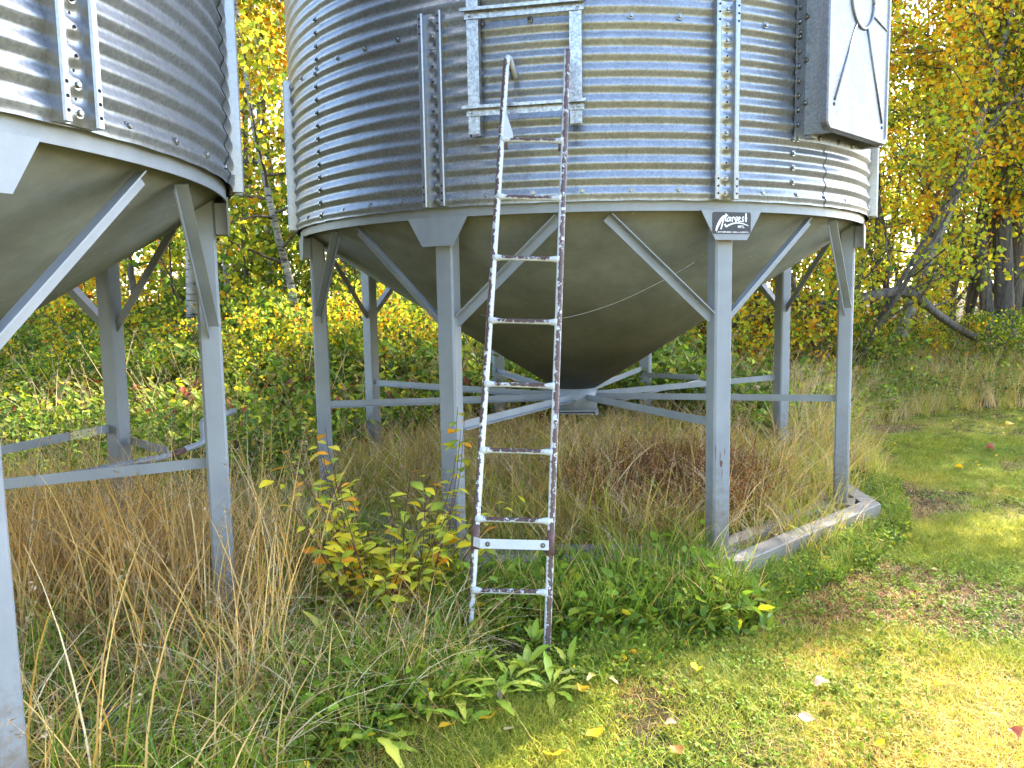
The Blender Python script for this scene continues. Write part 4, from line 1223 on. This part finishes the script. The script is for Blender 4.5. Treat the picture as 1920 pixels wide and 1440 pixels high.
# tall dry straw under the nearer bin and between the bins
straw_src = [blades(70 + i, 9, 0.13, 0.45, 1.0, 0.0080, 0.32, [(STR1, 4), (STR2, 3), (STR3, 2.5), (STR4, 1)], M_STRAW, 6, 0.34, head=0.3) for i in range(4)]
straw_src += [blades(76 + i, 14, 0.16, 0.20, 0.60, 0.0075, 1.1, [(STR3, 4), (STR1, 3), (STR4, 2), (LG3, .5)], M_STRAW, 6, 0.7) for i in range(3)]
straw_src += [blades(80 + i, 17, 0.12, 0.20, 0.55, 0.0110, 0.6, [(LG1, 3), (LG4, 2), (LG2, 3), (STR1, 1)], M_UNDER, 5, 0.5) for i in range(3)]
def d_straw(x, y):
    left = (x < -0.45 - 0.16 * (y - 3)) & (y > 2.25) & (y < 6.7) & (rad1(x, y) > 2.1) & (y > lawn_edge(x) + 0.05)
    n = nz2(x, y, 1.2)
    shrub = np.exp(-(((x + 0.70) / 0.45) ** 2 + ((y - 3.75) / 0.62) ** 2))
    return left * np.clip(0.32 + 1.1 * (n - 0.35), 0.10, 0.85) * np.clip(1.2 - (y - 2.2) * 0.12, 0.4, 1) * (1 - 0.85 * shrub) * np.where((x > -1.05) & (y < 3.9), 0.18, 1.0)
rg, x, y, P = dice(52, 9000, -6, -0.3, 2.2, 7.8, d_straw)
ok = legclear(x, y); x, y, P = x[ok], y[ok], P[ok]
nn = nz2(x + 2, y + 7, 1.1) + rg.normal(0, 0.12, len(x))
gsh = ((x > -1.0) & (y < 4.9)) | (y > 5.0)
idx = np.where((nn > 0.63) | (gsh & (rg.uniform(0, 1, len(x)) < 0.6)), rg.integers(7, 10, len(x)), np.where(rg.uniform(0, 1, len(x)) < 0.55, rg.integers(0, 4, len(x)), rg.integers(4, 7, len(x))))
hs = np.where((x > -1.0) & (y < 4.6), 0.55, 1.0)
scatter('tall_straw', 'tall dry straw coloured grass under and beside the nearer bin', P, rg.uniform(0, 6.28, len(x)), rg.uniform(0.7, 1.15, len(x)) * hs, idx, straw_src)
# low thatch filling the floor beneath the straw
rg, x, y, P = dice(53, 4200, -6, -0.2, 2.2, 8.5, lambda x, y: ((y > lawn_edge(x)) & (rad1(x, y) > 2.0) & (y < 6.5)) * 0.8)
scatter('thatch', 'matted low grass beneath the straw', P, rg.uniform(0, 6.28, len(x)), rg.uniform(0.5, 0.95, len(x)), rg.integers(0, 6, len(x)), straw_src[4:])

# under the first bin: green and yellow blades, dry stalks, a rusty brown patch
RB1 = (0.40, 0.17, 0.06); RB2 = (0.50, 0.27, 0.10); RB3 = (0.28, 0.12, 0.05)
bin_src = [blades(90 + i, 16, 0.12, 0.25, 0.62, 0.0125, 0.6, [(LG2, 3), (LG3, 4), (LG1, 1.5), (Y_, .5), (STR1, 2)], M_UNDER, 5, 0.45) for i in range(3)]
bin_src += [blades(94 + i, 9, 0.12, 0.35, 0.75, 0.0075, 0.45, [(STR1, 3), (STR3, 2), (STR2, 2)], M_STRAW, 6, 0.35, head=0.35) for i in range(3)]
bin_src += [herb(98 + i, 16, 0.14, 0.30, 0.60, 0.018, [(RB1, 3), (RB2, 3), (RB3, 2)], M_UNDER, 0.5, True, 34, 0.2) for i in range(2)]
rg, x, y, P = dice(54, 5200, -1.8, 3.0, 4.0, 9.3, lambda x, y: (rad1(x, y) < 2.25) * 0.9)
ok = legclear(x, y); x, y, P = x[ok], y[ok], P[ok]
rust = np.exp(-(((x - 1.15) / 0.75) ** 2 + ((y - 6.0) / 0.9) ** 2)) + rg.normal(0, 0.15, len(x))
idx = np.where((rust > 0.5) & (rg.uniform(0, 1, len(x)) < 0.55), rg.integers(6, 8, len(x)), np.where(rg.uniform(0, 1, len(x)) < 0.55, rg.integers(0, 3, len(x)), rg.integers(3, 6, len(x))))
near = np.clip((rad1(x, y) - 1.3) / 0.8, 0, 1) * (y < 6)
scatter('grass_under_bin', 'yellow green grass and rusty brown weeds growing within the skid', P, rg.uniform(0, 6.28, len(x)), rg.uniform(0.6, 1.1, len(x)) * (1 - 0.35 * near), idx, bin_src)

# green bank behind the bins, and the long grass beyond the lawn
bank_src = [blades(110 + i, 26, 0.16, 0.35, 0.85, 0.014, 0.7, [(LG2, 2), (LG3, 4), (STR1, 3), ((0.52, 0.48, 0.10), 4)], M_UNDER, 5, 0.6) for i in range(3)]
bank_src += [blades(114 + i, 20, 0.16, 0.45, 1.0, 0.010, 0.4, [(STR1, 4), (STR3, 3), (STR2, 1)], M_STRAW, 6, 0.45, head=0.4) for i in range(2)]
bank_src += [herb(117 + i, 12, 0.22, 0.4, 0.95, 0.075, [(LG1, 5), (LG2, 3), (GREEN, 5), (Y_, .35), (RED, .03), (LIME, 1)], M_UNDER, 0.62, True, 14, 0.6) for i in range(4)]
bank_src += [herb(122 + i, 10, 0.2, 0.3, 0.7, 0.07, [(LIME, 2.5), (Y_, .8), (OLIVE, 3), (LG1, 4), (BRN, .5), (RED, .06)], M_UNDER, 0.62, True, 14, 0.6) for i in range(2)]
def d_bank(x, y):
    behind = (y > np.where(x < -1.3, 6.2, 7.2)) & (rad1(x, y) > 2.35) & (x < 3.2)
    right = (y > lawn_edge(x) - 0.05) & (x >= 3.2)
    return (behind | right) * np.clip(1.35 - y * 0.06, 0.25, 1)
rg, x, y, P = dice(55, 16500, -10, 13, 6.0, 17, d_bank)
n1 = nz2(x, y, 0.6) + rg.normal(0, 0.10, len(x))
leafy = (x < 2.6) & (y > 6.2)
u = rg.uniform(0, 1, len(x))
idx = np.where(leafy & (u < 0.90), np.where(n1 > 0.62, rg.integers(9, 11, len(x)), rg.integers(5, 9, len(x))), np.where(u < 0.55 + 0.3 * (n1 - 0.5), rg.integers(0, 3, len(x)), rg.integers(3, 5, len(x))))
idx = np.where((x > 3.2) & (u > 0.88), rg.integers(5, 11, len(x)), idx)
sz = rg.uniform(0.6, 1.0, len(x)) * np.where(leafy, np.interp(y, [6.2, 7.2, 8.5, 11, 17], [0.6, 1.0, 1.45, 1.7, 1.8]), np.clip(0.50 + (y - lawn_edge(x)) * 0.45, 0.4, 1.15))
scatter('undergrowth', 'leafy undergrowth and long grass at the foot of the wood', P, rg.uniform(0, 6.28, len(x)), sz, idx, bank_src)
# leaves lying on the lawn and in the grass, too many to count
fl_src = [herb(130 + i, 1, 0.02, 0.01, 0.015, 0.055, [(Y_, 3), (GOLD, 2), (STR1, 1), (BRN, 1)], M_UNDER, 0.85, False, 1.2, 1.6) for i in range(4)]
rg, x, y, P = dice(56, 420, -1.5, 9, 3.2, 11.5, lambda x, y: (y < lawn_edge(x) + 0.8) * 0.8)
P[:, 2] += 0.02
scatter('leaf_litter', 'small yellow and brown leaves strewn over the lawn', P, rg.uniform(0, 6.28, len(x)), rg.uniform(0.5, 0.95, len(x)), rg.integers(0, 4, len(x)), fl_src)

# unseen tree belt behind the camera, added to tint the steel wall's reflection gold
rg = np.random.default_rng(91)
bx = np.concatenate([np.arange(-34, 40, 2.6), np.arange(-40, 46, 3.0)]); by = np.concatenate([np.full(len(np.arange(-34, 40, 2.6)), -19.0), np.full(len(np.arange(-40, 46, 3.0)), -23.0)])
bx = bx + rg.uniform(-.8, .8, len(bx)); by = by + rg.uniform(-1, 1, len(by))
scatter('reflected_tree_belt', 'unseen belt of golden trees added behind the camera for the wall reflection', np.stack([bx, by, np.zeros(len(bx))], 1), rg.uniform(0, 6.28, len(bx)), rg.uniform(0.75, 1.0, len(bx)), rg.integers(0, 3, len(bx)), [ASPEN_L[1], ASPEN_Y2[1], ASPEN_Y2[1]])

# ------------------------------------------------------------------ plants one can point at
def leaf_mesh(name, seed, L, W, col, col2, mat, curl=0.25, teeth=0.0, stalk=0.15, segs=6):
    """one leaf: midrib fold, two halves, tip bent down; lies along +Y from the origin"""
    rg = np.random.default_rng(seed); b = MB(); rows = []
    for i in range(segs + 1):
        t = i / segs
        u = max(0.0, (t - stalk) / (1 - stalk))
        wd = W * (math.sin(math.pi * u ** 0.8) ** 0.85 if 0 < u < 1 else 0.0) + 0.0015
        if teeth and 0 < i < segs: wd *= 1 + teeth * (1 if i % 2 else -1) * rg.uniform(0.6, 1)
        y = L * t; z = L * (0.25 * t - curl * t * t * 1.1) + rg.normal(0, 0.01 * L)
        lift = wd * 0.30
        c = tuple(col[k] * (1 - t) + col2[k] * t for k in range(3)); cm = tuple(min(1, x * 1.25) for x in c)
        tw = rg.normal(0, 0.12)
        rows.append([b.vert((-wd, y, z + lift * (1 + tw)), c), b.vert((0, y, z), cm), b.vert((wd, y, z + lift * (1 - tw)), c)])
    for A, B in zip(rows[:-1], rows[1:]):
        b.face((A[0], A[1], B[1], B[0]), 0, True); b.face((A[1], A[2], B[2], B[1]), 0, True)
    return b.mesh('leaf', mat)

def yellow_shrub():
    ox, oy = -0.63, 3.96
    t = empty('yellow_shrub', (ox, oy, 0))
    tag(t, 'low yellow leaved shrub on red brown stems in front of the bin legs', 'shrub')
    rg = np.random.default_rng(201)
    cols = [(Y_, LIME), (Y_, Y_), (LIME, Y_), (LIME, OLIVE), (OLIVE, LIME), (GOLD, ORG), ((0.5, 0.5, 0.06), Y_), (GREEN, LIME)]
    lm = [leaf_mesh('leaf', 300 + i, 0.088, 0.0215, tuple(min(.9, x * 0.95) for x in c[0]), tuple(min(.9, x * 0.95) for x in c[1]), M_WEED, curl=0.1 + 0.1 * (i % 4), segs=5) for i, c in enumerate(cols * 2)]
    stems = []
    for i in range(58):
        a = rg.uniform(0, 6.28); r = rg.uniform(0.0, 0.26)
        h = rg.uniform(0.32, 0.95) if i > 7 else rg.uniform(0.9, 1.18)
        P = wander(rg, [r * math.cos(a), 0.7 * r * math.sin(a), -0.03], [0.34 * math.cos(a), 0.30 * math.sin(a), 1], h, 9, 0.07)
        b = MB(); b.tube([tuple(p) for p in P], list(np.linspace(0.0042, 0.0016, 10)), 5)
        st = add('stem', b.mesh('stem', M_STEM), t)
        n = rg.integers(13, 20)
        for k in range(n):
            q = 0.15 + 0.85 * (k + rg.uniform(0, .6)) / n; x = min(8.99, q * 9); ii = int(x); p = P[ii] + (P[ii + 1] - P[ii]) * (x - ii)
            az = k * 2.4 + rg.uniform(-.6, .6)
            s = rg.uniform(0.6, 1.25)
            add('leaf', lm[rg.integers(0, len(lm))], st, tuple(p), (rg.uniform(-0.5, 0.5), rg.uniform(-.5, .5), az), (s, s, s))
yellow_shrub()

WL = []
for i, (L, W, c1, c2, teeth, curl) in enumerate(((0.20, 0.019, LG1, LG2, 0.30, 0.30), (0.23, 0.022, LG2, LG3, 0.25, 0.45), (0.17, 0.023, LG2, LG1, 0.08, 0.15), (0.14, 0.029, LG1, LG1, 0.0, 0.25), (0.20, 0.022, LG3, (0.42, 0.38, 0.16), 0.2, 0.5), (0.12, 0.024, (0.16, 0.25, 0.04), LG2, 0.0, 0.2))):
    WL.append([leaf_mesh('leaf', 400 + i * 5 + j, L * (0.85 + 0.15 * j), W, tuple(x * 1.3 for x in c1), tuple(x * 1.3 for x in c2), M_WEED, curl=curl, teeth=teeth, segs=8 if teeth else 6) for j in range(3)])
def weed(x, y, kinds, n, s, up, label, seed, name='broadleaf_weed'):
    rg = np.random.default_rng(seed)
    t = empty(name, (x, y, gz1(x, y) - 0.005), rg.uniform(0, 6.28))
    tag(t, label, 'weed', 'broad leaved weeds in the grass')
    for k in range(n):
        az = 2 * math.pi * (k + rg.uniform(-.3, .3)) / n; e = rg.uniform(up[0], up[1]); q = s * rg.uniform(0.7, 1.15)
        kd = WL[kinds[rg.integers(0, len(kinds))]]
        add('leaf', kd[rg.integers(0, 3)], t, (-0.01 * math.sin(az), 0.01 * math.cos(az), 0.004 * k), (e, rg.uniform(-.25, .25), az), (q, q, q))
def g_at(px, py):
    """ground point under a picture point (flat yard)"""
    r = R_(1.007); qx, qy = px - 960, py - 720
    x = qx * math.cos(r) - qy * math.sin(r); y = qx * math.sin(r) + qy * math.cos(r)
    c, s = math.cos(R_(6.127)), math.sin(R_(6.127)); u = -y / 1479.5
    d = (x / 1479.5, c + u * s, -s + u * c); k = -CAM_H / d[2]
    return d[0] * k, d[1] * k
weeds = [(900, 1255, (2, 0), 10, 0.75, (0.1, 0.7), 'flat leafy weed at the base of the left ladder rail'),
    (985, 1262, (5, 2), 9, 0.8, (0.2, 0.8), 'low round leaved weed centred between the ladder feet'),
    (1035, 1300, (2, 1), 9, 0.75, (0.1, 0.6), 'flat toothed weed on the lawn edge before the right ladder foot'),
    (850, 1310, (0, 1), 9, 0.8, (0.1, 0.7), 'flat toothed rosette on the lawn edge before the left ladder foot'),
    (780, 1350, (0, 5), 8, 0.75, (0.1, 0.6), 'small flat rosette right of the large dandelion'),
    (1160, 1215, (5, 2), 8, 0.7, (0.2, 0.9), 'low weed on the lawn edge beyond the right ladder foot'),
    (625, 1230, (1, 2), 8, 0.95, (0.5, 1.2), 'bright weed at the lower left of the yellow shrub'),
    (700, 1230, (2, 0), 9, 0.9, (0.5, 1.2), 'dense bright weed straight below the yellow shrub'),
    (735, 1310, (0, 2), 9, 0.9, (0.3, 1.0), 'spreading weed between the dandelion rosette and the shrub'),
    (830, 1230, (2, 5), 8, 0.85, (0.4, 1.1), 'round leaved weed left of the left ladder rail'),
    (800, 1275, (1, 2), 8, 0.9, (0.4, 1.0), 'toothed bright weed a step left of the ladder foot'),
    (925, 1320, (2, 0), 8, 0.8, (0.2, 0.8), 'low bright weed just in front of the ladder feet'),
    (1065, 1262, (2, 1), 8, 0.75, (0.2, 0.8), 'bright weed in front of the right ladder foot'),
    (575, 1300, (4, 1), 6, 0.9, (0.3, 1.0), 'yellowing weed by the pale folded leaf'),
    (695, 1395, (0, 1), 10, 0.95, (0.0, 0.5), 'large toothed dandelion rosette at the front edge of the lawn'),
    (500, 1375, (3, 5), 6, 1.25, (0.3, 1.0), 'broad leaved dock plant with one pale leaf beside the straw'),
    (760, 1255, (0, 4), 8, 0.9, (0.5, 1.1), 'upright weed with pale tips left of the ladder foot'),
    (655, 1275, (1, 4), 7, 0.95, (0.5, 1.2), 'tall toothed weed below the yellow shrub'),
    (862, 1290, (2, 3), 9, 0.75, (0.4, 1.1), 'bright green weed at the foot of the left ladder rail'),
    (955, 1290, (1, 0), 9, 0.8, (0.1, 0.6), 'spreading toothed weed between the two ladder feet'),
    (1000, 1215, (2, 5), 9, 0.8, (0.4, 1.0), 'leafy weed right behind the ladder feet'),
    (905, 1205, (5, 3), 8, 0.8, (0.4, 1.0), 'small leafy weed under the lowest rung'),
    (1075, 1195, (2, 3), 8, 0.8, (0.4, 1.1), 'leafy weed just beside the right ladder rail'),
    (1130, 1150, (5, 2), 9, 0.8, (0.4, 1.1), 'dense leafy weed in front of the dark skid beam'),
    (1185, 1180, (3, 5), 8, 0.85, (0.3, 1.0), 'round leaved weed in front of the skid, nearer the lawn'),
    (1245, 1135, (0, 2), 9, 0.8, (0.4, 1.1), 'mixed leafy weed before the signed bin leg'),
    (1290, 1160, (3, 2), 8, 0.8, (0.3, 1.0), 'round leaved weed below the signed bin leg'),
    (1340, 1110, (2, 5), 9, 0.7, (0.4, 1.1), 'leafy weed touching the corner of the skid'),
    (1120, 1270, (3, 4), 7, 0.8, (0.1, 0.6), 'low weed with a dry leaf at the lawn edge'),
    (815, 1330, (1, 4), 6, 0.8, (0.3, 0.9), 'thin weed with a drooping dry leaf before the ladder'),
    (870, 1360, (3,), 6, 0.7, (0.2, 0.7), 'small round leaved weed alone on the lawn before the ladder'),
    (340, 1300, (1, 4), 6, 1.1, (0.5, 1.2), 'toothed weed half hidden in the straw'),
    (180, 1215, (3, 4), 6, 1.2, (0.6, 1.2), 'broad grey green weed deep in the straw'),
    (400, 1170, (5, 1), 6, 1.1, (0.6, 1.3), 'upright weed at the foot of the nearer bin leg'),
    (1430, 1075, (5, 2), 8, 0.7, (0.4, 1.1), 'small bright weed against the skid front'),
    (1500, 1040, (5, 2), 8, 0.7, (0.4, 1.1), 'bright weed along the skid beam towards its far corner'),
    (600, 1190, (2, 1), 7, 0.9, (0.5, 1.2), 'leafy weed in shade left of the yellow shrub'),
    (830, 1160, (2, 0), 8, 0.9, (0.5, 1.2), 'green weed at the right foot of the yellow shrub'),
    (1010, 1105, (2, 5), 7, 0.8, (0.5, 1.2), 'leafy weed seen through the ladder above its lowest rung')]
for i, (px, py, kd, n, s, up, lb) in enumerate(weeds):
    x, y = g_at(px, py); weed(x, y, kd, n, s, up, lb, 500 + i)

# fallen leaves one can point at
def flat_leaf(seed, r, col, col2, curl):
    rg = np.random.default_rng(seed); b = MB(); n = 14
    c0 = b.vert((0, 0, 0.006), col)
    rim = []
    mid = []
    for k in range(n):
        a = 2 * math.pi * k / n
        rr = r * (1.0 + 0.14 * math.cos(a) ** 3 + 0.05 * math.cos(7 * a)) * (1.25 if k == 0 else 1)
        z = curl * r * (math.sin(a * 2 + seed) * 0.35 + 0.4 * (math.cos(a) ** 2)) + 0.008
        f = rg.uniform(0, 1)
        cc = tuple(col[q] * (1 - f * 0.7) + col2[q] * f * 0.7 for q in range(3))
        mid.append(b.vert((0.55 * rr * math.cos(a), 0.5 * rr * math.sin(a), 0.4 * z + 0.005), col)); rim.append(b.vert((rr * math.cos(a), 0.9 * rr * math.sin(a), z), cc))
    for k in range(n):
        j = (k + 1) % n
        b.face((c0, mid[k], mid[j]), 0, True); b.face((mid[k], rim[k], rim[j], mid[j]), 0, True)
    b.tube([(-0.9 * r, 0, 0.010), (-1.5 * r, 0.1 * r, 0.016), (-1.9 * r, 0.3 * r, 0.006)], [0.0014, 0.0012, 0.001], 4, c=col2)
    return b.mesh('fallen_leaf', M_WEED)
FY = (0.80, 0.48, 0.02); FB = (0.40, 0.20, 0.06); FT = (0.50, 0.38, 0.24); FP = (0.50, 0.33, 0.27); FR = (0.42, 0.10, 0.05)
FL = {c: [flat_leaf(700 + i * 7 + j, 0.034, a, b_, 0.5 + 0.6 * j) for j in range(2)] for i, (c, a, b_) in enumerate((('y', FY, GOLD), ('o', FY, FB), ('b', FB, BRN), ('t', FT, FB), ('p', FP, FT), ('r', FR, FB)))}
fallen = [(1163, 1255, 'y', 1.15, 'large yellow leaf lying at the right of the ladder foot'), (1184, 1241, 'y', 0.9, 'yellow leaf overlapping a larger one right of the ladder foot'),
    (921, 1363, 'y', 0.95, 'bright yellow round leaf on the lawn before the ladder'), (842, 1382, 'o', 0.9, 'brown edged yellow leaf at the lawn front'),
    (958, 1386, 't', 0.8, 'pale tan curled leaf on the lawn'), (946, 1322, 't', 0.9, 'dry tan leaf in the grass before the ladder'),
    (1120, 1391, 'o', 1.0, 'yellow and brown curled leaf low on the lawn'), (1090, 1308, 'y', 0.8, 'small yellow leaf on the lawn past the ladder'),
    (1038, 1433, 'y', 1.0, 'yellow leaf at the very bottom of the picture'), (1542, 1302, 'p', 1.0, 'pinkish curled leaf standing on the lawn'),
    (1508, 1367, 'p', 0.75, 'small pink dry leaf on the bright lawn'), (1088, 1132, 'y', 0.8, 'small yellow leaf caught beside the right ladder rail'),
    (598, 1312, 't', 1.1, 'pale folded leaf next to the dock plant'), (1555, 1345, 'b', 0.8, 'brown leaf on the bright lawn'),
    (1648, 1420, 'o', 0.8, 'orange leaf near the bottom of the bright lawn'), (1268, 1425, 'b', 0.8, 'brown leaf at the bottom of the lawn'),
    (1545, 1062, 'o', 0.8, 'orange leaf in the weeds before the skid'), (1855, 848, 'r', 1.5, 'red brown leaf far out on the lawn'),
    (1892, 800, 'y', 1.4, 'yellow leaf at the far edge of the lawn'), (1798, 884, 'y', 1.2, 'yellow leaf midway along the lawn'),
    (1430, 1070, 'r', 0.9, 'red leaf against the front of the skid'), (1258, 1375, 't', 0.7, 'tan leaf on the shaded lawn'),
    (1760, 1300, 'o', 0.7, 'orange leaf on the sunlit lawn'), (1900, 1395, 'r', 0.7, 'red leaf at the corner of the sunlit lawn')]
for i, (px, py, c, s, lb) in enumerate(fallen):
    x, y = g_at(px, py)
    o = add('fallen_leaf', FL[c][i % 2], None, (x, y, gz1(x, y) + 0.035), (rnd.uniform(-.35, .35) + 0.25, rnd.uniform(-.3, .3), rnd.uniform(0, 6.28)), (s, s, s))
    tag(o, lb, 'leaf', 'leaves fallen on the lawn')

def stone():
    x, y = g_at(195, 1395)
    rg = np.random.default_rng(9); b = MB(); rows = []
    for i in range(7):
        ph = math.pi * i / 6; row = []
        for k in range(12):
            a = 2 * math.pi * k / 12; r = 1 + 0.16 * math.sin(3 * a + i) + rg.normal(0, 0.05)
            row.append(b.vert((0.10 * r * math.sin(ph) * math.cos(a), 0.085 * r * math.sin(ph) * math.sin(a), 0.14 * math.cos(ph) * (1 + 0.1 * math.sin(a * 2)))))
        rows.append(row)
    for A, B in zip(rows[:-1], rows[1:]):
        for k in range(12): b.face((A[k], B[k], B[(k + 1) % 12], A[(k + 1) % 12]))
    o = add('stone', b.mesh('stone', M_STONE), None, (x, y, 0.0), (0.2, 0.1, 0.5))
    tag(o, 'rough grey stone half hidden in the straw beside the nearest leg', 'stone')
stone()
